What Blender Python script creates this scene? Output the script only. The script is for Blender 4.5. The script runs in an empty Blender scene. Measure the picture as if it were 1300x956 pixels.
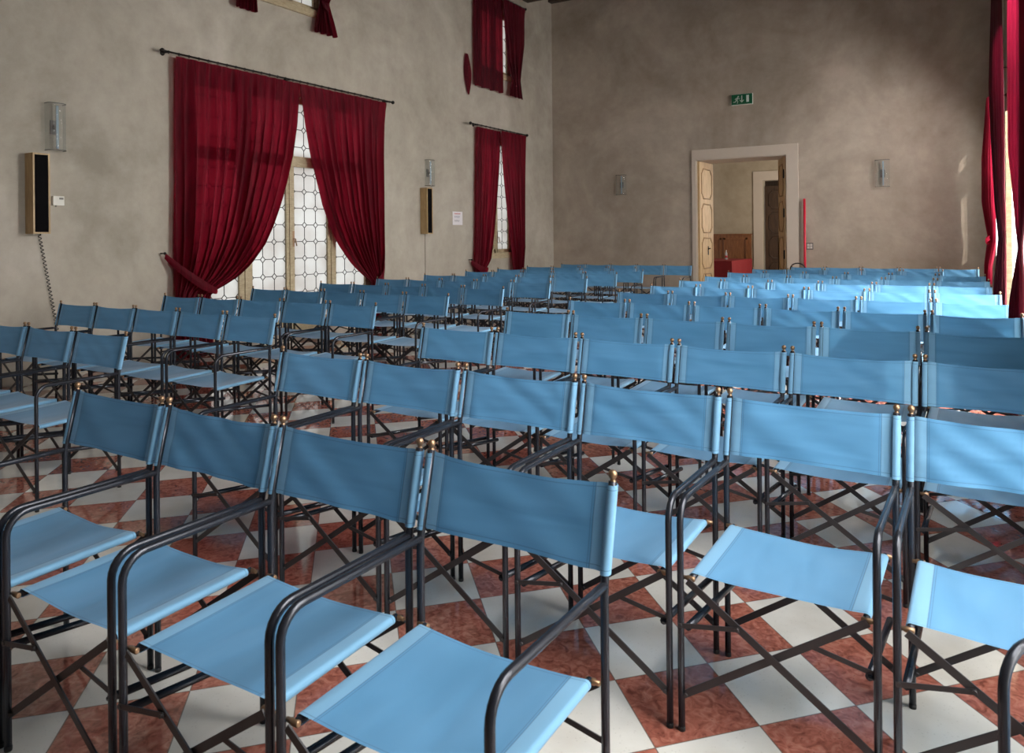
import bpy, math, random
from mathutils import Vector, Matrix

random.seed(7)
PI = math.pi
scene = bpy.context.scene
COL = scene.collection

# ---------------------------------------------------------------- room and camera numbers (metres)
S = 0.55                      # pitch of the chairs in a row
CAM_H = 1.4058
XL, XR = -8.09, 0.48          # speaker wall, window wall
YF, YB = -3.6, 15.18          # wall behind the camera, doorway wall
WT = 0.40                     # wall thickness
ZC = 6.78                     # ceiling

# ---------------------------------------------------------------- materials
def nodes_of(name):
    m = bpy.data.materials.new(name)
    m.use_nodes = True
    nt = m.node_tree
    return m, nt, nt.nodes, nt.links, nt.nodes['Principled BSDF']

def srgb(r, g, b):
    def f(c):
        c /= 255.0
        return c / 12.92 if c <= 0.04045 else ((c + 0.055) / 1.055) ** 2.4
    return (f(r), f(g), f(b), 1.0)

def simple(name, col, rough=0.5, metal=0.0, noise=0.0, nscale=30.0, bump=0.0, spec=0.5):
    m, nt, N, L, P = nodes_of(name)
    P.inputs['Base Color'].default_value = col
    P.inputs['Roughness'].default_value = rough
    P.inputs['Metallic'].default_value = metal
    P.inputs['Specular IOR Level'].default_value = spec
    if noise or bump:
        tc = N.new('ShaderNodeTexCoord'); nz = N.new('ShaderNodeTexNoise')
        nz.inputs['Scale'].default_value = nscale; nz.inputs['Detail'].default_value = 5
        L.new(tc.outputs['Object'], nz.inputs['Vector'])
        if noise:
            mx = N.new('ShaderNodeMix'); mx.data_type = 'RGBA'
            mx.inputs[6].default_value = [c * (1 - noise) for c in col[:3]] + [1]
            mx.inputs[7].default_value = [min(1, c * (1 + noise)) for c in col[:3]] + [1]
            L.new(nz.outputs['Fac'], mx.inputs[0]); L.new(mx.outputs[2], P.inputs['Base Color'])
        if bump:
            b = N.new('ShaderNodeBump'); b.inputs['Strength'].default_value = bump; b.inputs['Distance'].default_value = 0.01
            L.new(nz.outputs['Fac'], b.inputs['Height']); L.new(b.outputs['Normal'], P.inputs['Normal'])
    return m

def math_node(N, L, op, a, b=None, c=None):
    n = N.new('ShaderNodeMath'); n.operation = op
    for i, v in enumerate((a, b, c)):
        if v is None: continue
        if isinstance(v, (int, float)): n.inputs[i].default_value = v
        else: L.new(v, n.inputs[i])
    return n.outputs[0]

def ramp(N, L, fac, stops):
    r = N.new('ShaderNodeValToRGB')
    el = r.color_ramp.elements
    while len(el) < len(stops): el.new(0.5)
    for e, (p, c) in zip(el, stops):
        e.position = p; e.color = c
    L.new(fac, r.inputs['Fac'])
    return r.outputs['Color']

def plaster(name, base, dark, light):
    m, nt, N, L, P = nodes_of(name)
    tc = N.new('ShaderNodeTexCoord')
    n1 = N.new('ShaderNodeTexNoise'); n1.inputs['Scale'].default_value = 0.55; n1.inputs['Detail'].default_value = 9; n1.inputs['Roughness'].default_value = 0.62; n1.inputs['Distortion'].default_value = 0.6
    n2 = N.new('ShaderNodeTexNoise'); n2.inputs['Scale'].default_value = 3.1; n2.inputs['Detail'].default_value = 8; n2.inputs['Roughness'].default_value = 0.7
    mp = N.new('ShaderNodeMapping'); mp.inputs['Scale'].default_value = (1.4, 1.4, 0.4)
    n3 = N.new('ShaderNodeTexNoise'); n3.inputs['Scale'].default_value = 2.0; n3.inputs['Detail'].default_value = 6
    for n in (n1, n2): L.new(tc.outputs['Object'], n.inputs['Vector'])
    L.new(tc.outputs['Object'], mp.inputs['Vector']); L.new(mp.outputs['Vector'], n3.inputs['Vector'])
    a = math_node(N, L, 'MULTIPLY', n1.outputs['Fac'], 0.62)
    b = math_node(N, L, 'MULTIPLY_ADD', n2.outputs['Fac'], 0.28, a)
    c = math_node(N, L, 'MULTIPLY_ADD', n3.outputs['Fac'], 0.10, b)
    col = ramp(N, L, c, [(0.36, dark), (0.5, base), (0.64, light)])
    L.new(col, P.inputs['Base Color'])
    P.inputs['Roughness'].default_value = 0.72
    P.inputs['Specular IOR Level'].default_value = 0.25
    bp = N.new('ShaderNodeBump'); bp.inputs['Strength'].default_value = 0.25; bp.inputs['Distance'].default_value = 0.02
    L.new(c, bp.inputs['Height']); L.new(bp.outputs['Normal'], P.inputs['Normal'])
    return m

def canvas_mat(name, use_back):
    """blue canvas; UV in metres from the panel's corner, stitched hems at both sleeves and along the edges"""
    m, nt, N, L, P = nodes_of(name)
    uv = N.new('ShaderNodeUVMap'); uv.uv_map = 'UVMap'
    sep = N.new('ShaderNodeSeparateXYZ'); L.new(uv.outputs['UV'], sep.inputs['Vector'])
    oi = N.new('ShaderNodeObjectInfo')
    u, v = sep.outputs['X'], sep.outputs['Y']
    W, Hh = (0.508, 0.184) if use_back else (0.444, 0.39)
    su, sv = (0.034, 0.010) if use_back else (0.036, 0.008)
    # distance from each seam line
    du = math_node(N, L, 'SUBTRACT', W / 2, math_node(N, L, 'ABSOLUTE', math_node(N, L, 'SUBTRACT', u, W / 2)))
    dv = math_node(N, L, 'SUBTRACT', Hh / 2, math_node(N, L, 'ABSOLUTE', math_node(N, L, 'SUBTRACT', v, Hh / 2)))
    lu = math_node(N, L, 'LESS_THAN', math_node(N, L, 'ABSOLUTE', math_node(N, L, 'SUBTRACT', du, su)), 0.0013)
    lu2 = math_node(N, L, 'LESS_THAN', math_node(N, L, 'ABSOLUTE', math_node(N, L, 'SUBTRACT', du, su + 0.006)), 0.0008)
    lv = math_node(N, L, 'LESS_THAN', math_node(N, L, 'ABSOLUTE', math_node(N, L, 'SUBTRACT', dv, sv)), 0.0009)
    seam = math_node(N, L, 'MAXIMUM', lu, math_node(N, L, 'MAXIMUM', lv, lu2))
    hem = math_node(N, L, 'LESS_THAN', du, su)
    # slow tone changes and creases, different on every chair
    off = N.new('ShaderNodeCombineXYZ'); L.new(math_node(N, L, 'MULTIPLY', oi.outputs['Random'], 57.0), off.inputs['Z'])
    add = N.new('ShaderNodeVectorMath'); add.operation = 'ADD'
    L.new(uv.outputs['UV'], add.inputs[0]); L.new(off.outputs['Vector'], add.inputs[1])
    mp = N.new('ShaderNodeMapping'); mp.inputs['Scale'].default_value = (2.0, 12.5, 1.0) if use_back else (8.5, 2.6, 1.0); mp.inputs['Rotation'].default_value = (0, 0, 0.10)
    L.new(add.outputs['Vector'], mp.inputs['Vector'])
    nz = N.new('ShaderNodeTexNoise'); nz.inputs['Scale'].default_value = 1.25; nz.inputs['Detail'].default_value = 1.4; nz.inputs['Distortion'].default_value = 0.5
    L.new(mp.outputs['Vector'], nz.inputs['Vector'])
    fine = N.new('ShaderNodeTexNoise'); fine.inputs['Scale'].default_value = 420; fine.inputs['Detail'].default_value = 2
    L.new(uv.outputs['UV'], fine.inputs['Vector'])
    tone = ramp(N, L, nz.outputs['Fac'], [(0.3, srgb(85, 146, 190)), (0.7, srgb(96, 157, 202))])
    mixh = N.new('ShaderNodeMix'); mixh.data_type = 'RGBA'; mixh.inputs[7].default_value = srgb(132, 184, 219)
    L.new(math_node(N, L, 'MULTIPLY', hem, 0.75), mixh.inputs[0]); L.new(tone, mixh.inputs[6])
    mixs = N.new('ShaderNodeMix'); mixs.data_type = 'RGBA'; mixs.inputs[7].default_value = srgb(52, 92, 134)
    L.new(math_node(N, L, 'MULTIPLY', seam, 0.55), mixs.inputs[0]); L.new(mixh.outputs[2], mixs.inputs[6])
    hs = N.new('ShaderNodeHueSaturation')
    L.new(math_node(N, L, 'MULTIPLY_ADD', oi.outputs['Random'], 0.12, 0.94), hs.inputs['Value'])
    L.new(mixs.outputs[2], hs.inputs['Color'])
    L.new(hs.outputs['Color'], P.inputs['Base Color'])
    P.inputs['Roughness'].default_value = 0.62
    P.inputs['Specular IOR Level'].default_value = 0.35
    P.inputs['Sheen Weight'].default_value = 0.22
    hgt = math_node(N, L, 'MULTIPLY_ADD', nz.outputs['Fac'], 1.0, math_node(N, L, 'MULTIPLY', fine.outputs['Fac'], 0.03))
    hgt = math_node(N, L, 'MULTIPLY_ADD', seam, -0.08, hgt)
    hgt = math_node(N, L, 'MULTIPLY_ADD', hem, 0.06, hgt)
    bp = N.new('ShaderNodeBump'); bp.inputs['Strength'].default_value = 0.42; bp.inputs['Distance'].default_value = 0.012
    L.new(hgt, bp.inputs['Height']); L.new(bp.outputs['Normal'], P.inputs['Normal'])
    tr = N.new('ShaderNodeBsdfTranslucent'); L.new(hs.outputs['Color'], tr.inputs['Color'])
    ms = N.new('ShaderNodeMixShader'); ms.inputs[0].default_value = 0.27
    L.new(P.outputs[0], ms.inputs[1]); L.new(tr.outputs[0], ms.inputs[2])
    L.new(ms.outputs[0], N['Material Output'].inputs['Surface'])
    return m

def curtain_mat(name, c1, c2, transl=0.3, see=0.0):
    m, nt, N, L, P = nodes_of(name)
    uv = N.new('ShaderNodeUVMap'); uv.uv_map = 'UVMap'
    mp = N.new('ShaderNodeMapping'); mp.inputs['Scale'].default_value = (9, 0.6, 1)
    L.new(uv.outputs['UV'], mp.inputs['Vector'])
    nz = N.new('ShaderNodeTexNoise'); nz.inputs['Scale'].default_value = 3.0; nz.inputs['Detail'].default_value = 6
    L.new(mp.outputs['Vector'], nz.inputs['Vector'])
    col = ramp(N, L, nz.outputs['Fac'], [(0.3, c1), (0.7, c2)])
    L.new(col, P.inputs['Base Color'])
    P.inputs['Roughness'].default_value = 0.6
    P.inputs['Sheen Weight'].default_value = 0.25
    P.inputs['Sheen Tint'].default_value = (0.7, 0.1, 0.15, 1)
    P.inputs['Specular IOR Level'].default_value = 0.2
    tr = N.new('ShaderNodeBsdfTranslucent'); L.new(col, tr.inputs['Color'])
    ms = N.new('ShaderNodeMixShader'); ms.inputs[0].default_value = transl
    L.new(P.outputs[0], ms.inputs[1]); L.new(tr.outputs[0], ms.inputs[2])
    last = ms.outputs[0]
    if see:                                  # thin weave: a little of the window behind shows through, tinted by the cloth
        tp = N.new('ShaderNodeBsdfTransparent'); tp.inputs['Color'].default_value = (0.80, 0.035, 0.075, 1)
        m2 = N.new('ShaderNodeMixShader'); m2.inputs[0].default_value = see
        L.new(last, m2.inputs[1]); L.new(tp.outputs[0], m2.inputs[2]); last = m2.outputs[0]
    L.new(last, N['Material Output'].inputs['Surface'])
    return m

def floor_mat():
    m, nt, N, L, P = nodes_of('marble_checker_tiles')
    tc = N.new('ShaderNodeTexCoord'); sep = N.new('ShaderNodeSeparateXYZ')
    L.new(tc.outputs['Object'], sep.inputs['Vector'])
    u = math_node(N, L, 'DIVIDE', math_node(N, L, 'ADD', sep.outputs['X'], 0.98 + 44.8), 0.448)
    v = math_node(N, L, 'DIVIDE', math_node(N, L, 'ADD', sep.outputs['Y'], -2.467 + 48.2), 0.482)
    a = math_node(N, L, 'ADD', math_node(N, L, 'ADD', u, v), 0.5)
    b = math_node(N, L, 'ADD', math_node(N, L, 'SUBTRACT', u, v), 40.5)
    fa, fb = math_node(N, L, 'FLOOR', a), math_node(N, L, 'FLOOR', b)
    par = math_node(N, L, 'MODULO', math_node(N, L, 'ADD', fa, fb), 2.0)
    par = math_node(N, L, 'GREATER_THAN', par, 0.5)           # 1 = red
    ga = math_node(N, L, 'PINGPONG', a, 0.5); gb = math_node(N, L, 'PINGPONG', b, 0.5)
    grout = math_node(N, L, 'LESS_THAN', math_node(N, L, 'MINIMUM', ga, gb), 0.006)
    cid = N.new('ShaderNodeCombineXYZ'); L.new(fa, cid.inputs[0]); L.new(fb, cid.inputs[1])
    wn = N.new('ShaderNodeTexWhiteNoise'); wn.noise_dimensions = '2D'; L.new(cid.outputs[0], wn.inputs['Vector'])
    sp = N.new('ShaderNodeTexVoronoi'); sp.inputs['Scale'].default_value = 62
    L.new(tc.outputs['Object'], sp.inputs['Vector'])
    nz = N.new('ShaderNodeTexNoise'); nz.inputs['Scale'].default_value = 26; nz.inputs['Detail'].default_value = 7; nz.inputs['Distortion'].default_value = 1.5
    nz2 = N.new('ShaderNodeTexNoise'); nz2.inputs['Scale'].default_value = 3.0; nz2.inputs['Detail'].default_value = 6
    L.new(tc.outputs['Object'], nz.inputs['Vector']); L.new(tc.outputs['Object'], nz2.inputs['Vector'])
    red = ramp(N, L, nz.outputs['Fac'], [(0.30, srgb(120, 66, 54)), (0.5, srgb(162, 97, 82)), (0.72, srgb(186, 126, 108))])
    whi = ramp(N, L, nz2.outputs['Fac'], [(0.3, srgb(196, 192, 184)), (0.55, srgb(214, 212, 206)), (0.75, srgb(228, 226, 221))])
    mx = N.new('ShaderNodeMix'); mx.data_type = 'RGBA'; L.new(par, mx.inputs[0]); L.new(whi, mx.inputs[6]); L.new(red, mx.inputs[7])
    hs = N.new('ShaderNodeHueSaturation'); L.new(mx.outputs[2], hs.inputs['Color'])
    L.new(math_node(N, L, 'MULTIPLY_ADD', wn.outputs['Value'], 0.22, 0.86), hs.inputs['Value'])
    spk = N.new('ShaderNodeMix'); spk.data_type = 'RGBA'; spk.inputs[7].default_value = srgb(70, 48, 42)
    dots = math_node(N, L, 'LESS_THAN', sp.outputs['Distance'], 0.16)
    L.new(math_node(N, L, 'MULTIPLY', dots, math_node(N, L, 'MULTIPLY_ADD', par, 0.28, 0.12)), spk.inputs[0]); L.new(hs.outputs['Color'], spk.inputs[6])
    gm = N.new('ShaderNodeMix'); gm.data_type = 'RGBA'; gm.inputs[7].default_value = srgb(96, 84, 76)
    L.new(math_node(N, L, 'MULTIPLY', grout, 0.8), gm.inputs[0]); L.new(spk.outputs[2], gm.inputs[6])
    L.new(gm.outputs[2], P.inputs['Base Color'])
    L.new(math_node(N, L, 'MULTIPLY_ADD', nz2.outputs['Fac'], 0.08, 0.035), P.inputs['Roughness'])
    P.inputs['Specular IOR Level'].default_value = 0.85
    bp = N.new('ShaderNodeBump'); bp.inputs['Strength'].default_value = 0.03; bp.inputs['Distance'].default_value = 0.01
    L.new(nz2.outputs['Fac'], bp.inputs['Height']); L.new(bp.outputs['Normal'], P.inputs['Normal'])
    return m

def wood(name, dark, light, scale=(1, 1, 14), rough=0.5):
    m, nt, N, L, P = nodes_of(name)
    tc = N.new('ShaderNodeTexCoord'); mp = N.new('ShaderNodeMapping')
    mp.inputs['Scale'].default_value = scale
    L.new(tc.outputs['Object'], mp.inputs['Vector'])
    nz = N.new('ShaderNodeTexNoise'); nz.inputs['Scale'].default_value = 4; nz.inputs['Detail'].default_value = 8; nz.inputs['Distortion'].default_value = 1.0
    L.new(mp.outputs['Vector'], nz.inputs['Vector'])
    L.new(ramp(N, L, nz.outputs['Fac'], [(0.3, dark), (0.7, light)]), P.inputs['Base Color'])
    P.inputs['Roughness'].default_value = rough
    return m

def pane_mat(name, transp, tint=(0.93, 0.94, 0.92, 1), mott=0.35):
    """old uneven leaded glass: scatters the daylight behind it"""
    m, nt, N, L, P = nodes_of(name)
    out = N['Material Output']
    tc = N.new('ShaderNodeTexCoord')
    nz = N.new('ShaderNodeTexNoise'); nz.inputs['Scale'].default_value = 2.2; nz.inputs['Detail'].default_value = 5
    L.new(tc.outputs['Object'], nz.inputs['Vector'])
    col = ramp(N, L, nz.outputs['Fac'], [(0.35, (tint[0] * 0.86, tint[1] * 0.83, tint[2] * 0.82, 1)), (0.6, tint)])
    tl = N.new('ShaderNodeBsdfTranslucent'); L.new(col, tl.inputs['Color'])
    tp = N.new('ShaderNodeBsdfTransparent'); L.new(col, tp.inputs['Color'])
    gl = N.new('ShaderNodeBsdfGlossy'); gl.inputs['Roughness'].default_value = 0.15
    a = N.new('ShaderNodeMixShader'); a.inputs[0].default_value = transp
    L.new(tl.outputs[0], a.inputs[1]); L.new(tp.outputs[0], a.inputs[2])
    b = N.new('ShaderNodeMixShader'); b.inputs[0].default_value = 0.05
    L.new(a.outputs[0], b.inputs[1]); L.new(gl.outputs[0], b.inputs[2])
    L.new(b.outputs[0], out.inputs['Surface'])
    N.remove(P)
    return m

def glass_mat(name, tint, amount=0.75, rough=0.08):
    """clear moulded glass of the wall lights and bottles: see-through with a soft shine"""
    m, nt, N, L, P = nodes_of(name)
    out = N['Material Output']
    P.inputs['Base Color'].default_value = tint; P.inputs['Roughness'].default_value = rough
    P.inputs['Specular IOR Level'].default_value = 0.8
    tc = N.new('ShaderNodeTexCoord')
    nz = N.new('ShaderNodeTexNoise'); nz.inputs['Scale'].default_value = 28; nz.inputs['Detail'].default_value = 3
    L.new(tc.outputs['Object'], nz.inputs['Vector'])
    bp = N.new('ShaderNodeBump'); bp.inputs['Strength'].default_value = 0.7; bp.inputs['Distance'].default_value = 0.01
    L.new(nz.outputs['Fac'], bp.inputs['Height']); L.new(bp.outputs['Normal'], P.inputs['Normal'])
    tp = N.new('ShaderNodeBsdfTransparent'); tp.inputs['Color'].default_value = (0.93, 0.95, 0.95, 1)
    ms = N.new('ShaderNodeMixShader'); ms.inputs[0].default_value = amount
    L.new(P.outputs[0], ms.inputs[1]); L.new(tp.outputs[0], ms.inputs[2])
    L.new(ms.outputs[0], out.inputs['Surface'])
    return m

M = {}
M['plaster'] = plaster('warm_plaster', srgb(162, 155, 143), srgb(138, 131, 119), srgb(180, 173, 162))
M['plaster_back'] = plaster('grey_plaster', srgb(165, 153, 139), srgb(142, 130, 116), srgb(186, 174, 160))
M['plaster_room'] = plaster('beige_plaster', srgb(170, 158, 138), srgb(152, 140, 120), srgb(184, 172, 154))
M['stone_trim'] = simple('pale_stone', srgb(196, 184, 170), 0.6, noise=0.06, nscale=6, bump=0.1)
M['floor'] = floor_mat()
M['ceiling'] = wood('dark_ceiling_boards', srgb(62, 48, 36), srgb(92, 74, 56), (8, 1, 1), 0.7)
M['beam'] = wood('dark_beam_wood', srgb(44, 33, 25), srgb(70, 54, 40), (10, 1.2, 10), 0.7)
M['back_canvas'] = canvas_mat('blue_back_canvas', True)
M['seat_canvas'] = canvas_mat('blue_seat_canvas', False)
M['frame'] = simple('charcoal_lacquered_steel', srgb(46, 49, 57), 0.27, 0.5, spec=0.6)
M['bar'] = simple('dark_flat_steel', srgb(60, 58, 60), 0.4, 0.45, noise=0.08, nscale=25, spec=0.5)
M['rubber'] = simple('black_rubber', srgb(22, 22, 24), 0.7)
M['brass'] = simple('aged_brass', srgb(150, 121, 94), 0.34, 0.75, noise=0.2, nscale=80)
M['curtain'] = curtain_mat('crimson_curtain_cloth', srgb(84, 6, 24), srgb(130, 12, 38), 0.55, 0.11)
M['curtain_lit'] = curtain_mat('sunlit_crimson_cloth', srgb(140, 20, 46), srgb(170, 40, 66), 0.6)  # sunlight painted into the cloth: brighter copy of the crimson
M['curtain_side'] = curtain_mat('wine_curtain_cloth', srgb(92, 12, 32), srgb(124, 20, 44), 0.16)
M['sheer'] = curtain_mat('white_net_cloth', srgb(206, 206, 204), srgb(226, 226, 224), 0.5)
M['sheer'].node_tree.nodes['Principled BSDF'].inputs['Sheen Tint'].default_value = (1, 1, 1, 1)
M['curtain_shaded'] = curtain_mat('shade_darkened_curtain_cloth', srgb(58, 7, 20), srgb(84, 11, 28), 0.05)  # curtain's shadow side painted into a darker cloth colour
M['curtain_shaded'].node_tree.nodes['Principled BSDF'].inputs['Sheen Weight'].default_value = 0.0
M['curtain_up'] = curtain_mat('deep_red_curtain_cloth', srgb(60, 5, 19), srgb(92, 9, 28), 0.35, 0.14)
M['iron'] = simple('black_wrought_iron', srgb(30, 27, 25), 0.5, 0.6, noise=0.2, nscale=40)
M['lead'] = simple('dark_lead_came', srgb(48, 42, 38), 0.55, 0.5)
M['win_wood'] = wood('greyed_window_wood', srgb(146, 132, 104), srgb(176, 161, 132), (3, 3, 12), 0.55)
M['pane'] = pane_mat('frosted_leaded_glass', 0.10, (0.87, 0.87, 0.85, 1))
M['pane_clear'] = pane_mat('clear_window_glass', 0.92)
M['pane_sun'] = pane_mat('old_clear_glass', 0.62)
M['door_wood'] = wood('pale_carved_door_wood', srgb(176, 144, 100), srgb(212, 180, 134), (5, 5, 0.8), 0.5)
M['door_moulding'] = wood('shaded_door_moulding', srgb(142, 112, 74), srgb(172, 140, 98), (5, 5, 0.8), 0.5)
M['dark_door'] = wood('dark_walnut_door', srgb(48, 34, 24), srgb(76, 56, 40), (6, 6, 0.8), 0.5)
M['panel_wood'] = wood('chestnut_panelling', srgb(110, 68, 38), srgb(142, 92, 54), (6, 6, 0.9), 0.45)
M['red_cloth'] = simple('red_table_cloth', srgb(128, 24, 30), 0.8, noise=0.1, nscale=8, bump=0.1)
M['speaker_wood'] = wood('light_oak_veneer', srgb(152, 124, 84), srgb(182, 154, 112), (8, 8, 1), 0.5)
M['grille'] = simple('black_speaker_cloth', srgb(9, 8, 9), 0.9, noise=0.3, nscale=300, spec=0.1)
M['white_plastic'] = simple('off_white_plastic', srgb(202, 200, 192), 0.45)
M['grey_plastic'] = simple('grey_plastic', srgb(104, 100, 96), 0.5)
M['paper'] = simple('white_paper', srgb(214, 210, 214), 0.8)
M['ink_red'] = simple('red_print', srgb(176, 62, 72), 0.8)
M['ink_blue'] = simple('grey_blue_print', srgb(128, 128, 150), 0.8)
M['ink_dark'] = simple('dark_grey_print', srgb(84, 82, 92), 0.8)
M['sign_green'] = simple('exit_sign_green', srgb(0, 84, 52), 0.4)
M['sign_white'] = simple('sign_white', srgb(190, 196, 190), 0.5)
M['red_paint'] = simple('bright_red_enamel', srgb(206, 32, 58), 0.35)
M['black_cable'] = simple('black_cable_sheath', srgb(26, 25, 25), 0.5)
M['grey_cable'] = simple('grey_cable_sheath', srgb(120, 110, 98), 0.6)
M['sconce_glass'] = glass_mat('bubbled_clear_glass', srgb(176, 174, 166), 0.84)
M['glass_edge'] = glass_mat('grey_glass_edge', srgb(92, 92, 88), 0.35)
M['bottle'] = glass_mat('clear_bottle_plastic', srgb(214, 220, 226), 0.55)
M['tube'] = glass_mat('pale_blue_glass_tube', srgb(176, 204, 222), 0.35)
M['steel'] = simple('brushed_steel', srgb(170, 168, 164), 0.35, 0.8)

# ---------------------------------------------------------------- mesh helpers
class MB:
    """collects shapes and links them as ONE mesh object"""
    def __init__(s):
        s.v = []; s.f = []; s.uv = None; s.smooth = []
    def quad_box(s, lo, hi, mat=None):
        b = len(s.v)
        for x in (lo[0], hi[0]):
            for y in (lo[1], hi[1]):
                for z in (lo[2], hi[2]):
                    p = Vector((x, y, z))
                    s.v.append(tuple(mat @ p) if mat else tuple(p))
        for f in ((0, 1, 3, 2), (4, 6, 7, 5), (0, 4, 5, 1), (2, 3, 7, 6), (0, 2, 6, 4), (1, 5, 7, 3)):
            s.f.append(tuple(b + i for i in f)); s.smooth.append(False)
        return s
    def tube(s, pts, r, n=8, caps=True, r_end=None, flat=None):
        """round tube along points (or flat bar when flat=(w,t) about axis up)"""
        pts = [Vector(p) for p in pts]
        b = len(s.v); m = len(pts)
        T = []
        for i in range(m):
            d = (pts[min(i + 1, m - 1)] - pts[max(i - 1, 0)])
            T.append(d.normalized())
        ref = Vector((0, 0, 1)) if abs(T[0].z) < 0.9 else Vector((0, 1, 0))
        nrm = (ref - T[0] * ref.dot(T[0])).normalized()
        for i in range(m):
            nrm = (nrm - T[i] * nrm.dot(T[i])).normalized()
            bn = T[i].cross(nrm)
            rr = r if r_end is None else r + (r_end - r) * i / (m - 1)
            for k in range(n):
                a = 2 * PI * k / n
                s.v.append(tuple(pts[i] + (nrm * math.cos(a) + bn * math.sin(a)) * rr))
        for i in range(m - 1):
            for k in range(n):
                k2 = (k + 1) % n
                s.f.append((b + i * n + k, b + i * n + k2, b + (i + 1) * n + k2, b + (i + 1) * n + k)); s.smooth.append(True)
        if caps:
            s.f.append(tuple(b + k for k in reversed(range(n)))); s.smooth.append(False)
            s.f.append(tuple(b + (m - 1) * n + k for k in range(n))); s.smooth.append(False)
        return s
    def bar(s, a, c, w, t, axis):
        """flat bar from a to c; t measured along axis, w across"""
        a, c, ax = Vector(a), Vector(c), Vector(axis).normalized()
        d = (c - a).normalized(); wv = d.cross(ax).normalized()
        b = len(s.v)
        a = a - d * w * 0.4; c = c + d * w * 0.4
        for p in (a, c):
            for i, j in ((-1, -1), (1, -1), (1, 1), (-1, 1)):
                s.v.append(tuple(p + wv * (w / 2 * i) + ax * (t / 2 * j)))
        for f in ((0, 1, 2, 3), (7, 6, 5, 4), (0, 4, 5, 1), (1, 5, 6, 2), (2, 6, 7, 3), (3, 7, 4, 0)):
            s.f.append(tuple(b + i for i in f)); s.smooth.append(False)
        return s
    def lathe(s, prof, n=14, origin=(0, 0, 0), mat=None):
        b = len(s.v); o = Vector(origin)
        for r, z in prof:
            for k in range(n):
                a = 2 * PI * k / n
                p = Vector((r * math.cos(a), r * math.sin(a), z))
                if mat: p = mat @ p
                s.v.append(tuple(p + o))
        for i in range(len(prof) - 1):
            for k in range(n):
                k2 = (k + 1) % n
                s.f.append((b + i * n + k, b + i * n + k2, b + (i + 1) * n + k2, b + (i + 1) * n + k)); s.smooth.append(True)
        s.f.append(tuple(b + k for k in reversed(range(n)))); s.smooth.append(False)
        e = b + (len(prof) - 1) * n
        s.f.append(tuple(e + k for k in range(n))); s.smooth.append(False)
        return s
    def grid(s, P, U, smooth=True):
        """P: rows of points, U: rows of uv"""
        if s.uv is None: s.uv = {}
        b = len(s.v); R = len(P); C_ = len(P[0])
        for r in range(R):
            for c in range(C_):
                s.uv[len(s.v)] = U[r][c]; s.v.append(tuple(P[r][c]))
        for r in range(R - 1):
            for c in range(C_ - 1):
                s.f.append((b + r * C_ + c, b + r * C_ + c + 1, b + (r + 1) * C_ + c + 1, b + (r + 1) * C_ + c)); s.smooth.append(smooth)
        return s
    def poly(s, pts):
        b = len(s.v); s.v += [tuple(p) for p in pts]; s.f.append(tuple(range(b, b + len(pts)))); s.smooth.append(False)
        return s
    def prism(s, pts, d):
        """polygon pts extruded by vector d"""
        pts = [Vector(p) for p in pts]; d = Vector(d); n = len(pts); b = len(s.v)
        s.v += [tuple(p) for p in pts] + [tuple(p + d) for p in pts]
        s.f.append(tuple(range(b, b + n))); s.smooth.append(False)
        s.f.append(tuple(reversed(range(b + n, b + 2 * n)))); s.smooth.append(False)
        for i in range(n):
            j = (i + 1) % n
            s.f.append((b + i, b + n + i, b + n + j, b + j)); s.smooth.append(False)
        return s
    def mesh(s, name, mat):
        me = bpy.data.meshes.new(name)
        me.from_pydata(s.v, [], s.f)
        me.polygons.foreach_set('use_smooth', s.smooth)
        if s.uv is not None:
            lay = me.uv_layers.new(name='UVMap')
            for lp in me.loops:
                lay.data[lp.index].uv = s.uv.get(lp.vertex_index, (0, 0))
        me.materials.append(mat)
        me.update()
        return me
    def build(s, name, mat, parent=None, loc=None):
        o = bpy.data.objects.new(name, s.mesh(name, mat)); COL.objects.link(o)
        if parent: o.parent = parent
        if loc: o.location = loc
        return o

def fix_normals(o):
    import bmesh
    bm = bmesh.new(); bm.from_mesh(o.data); bmesh.ops.recalc_face_normals(bm, faces=bm.faces); bm.to_mesh(o.data); bm.free()
    return o

def empty(name, loc=(0, 0, 0), rz=0.0):
    o = bpy.data.objects.new(name, None); COL.objects.link(o)
    o.location = loc; o.rotation_euler = (0, 0, rz); o.empty_display_size = 0.1
    return o

def tag(o, label, cat, group=None):
    o['label'] = label; o['category'] = cat
    if group: o['group'] = group
    return o

def structure(o):
    o['kind'] = 'structure'; return o

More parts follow.
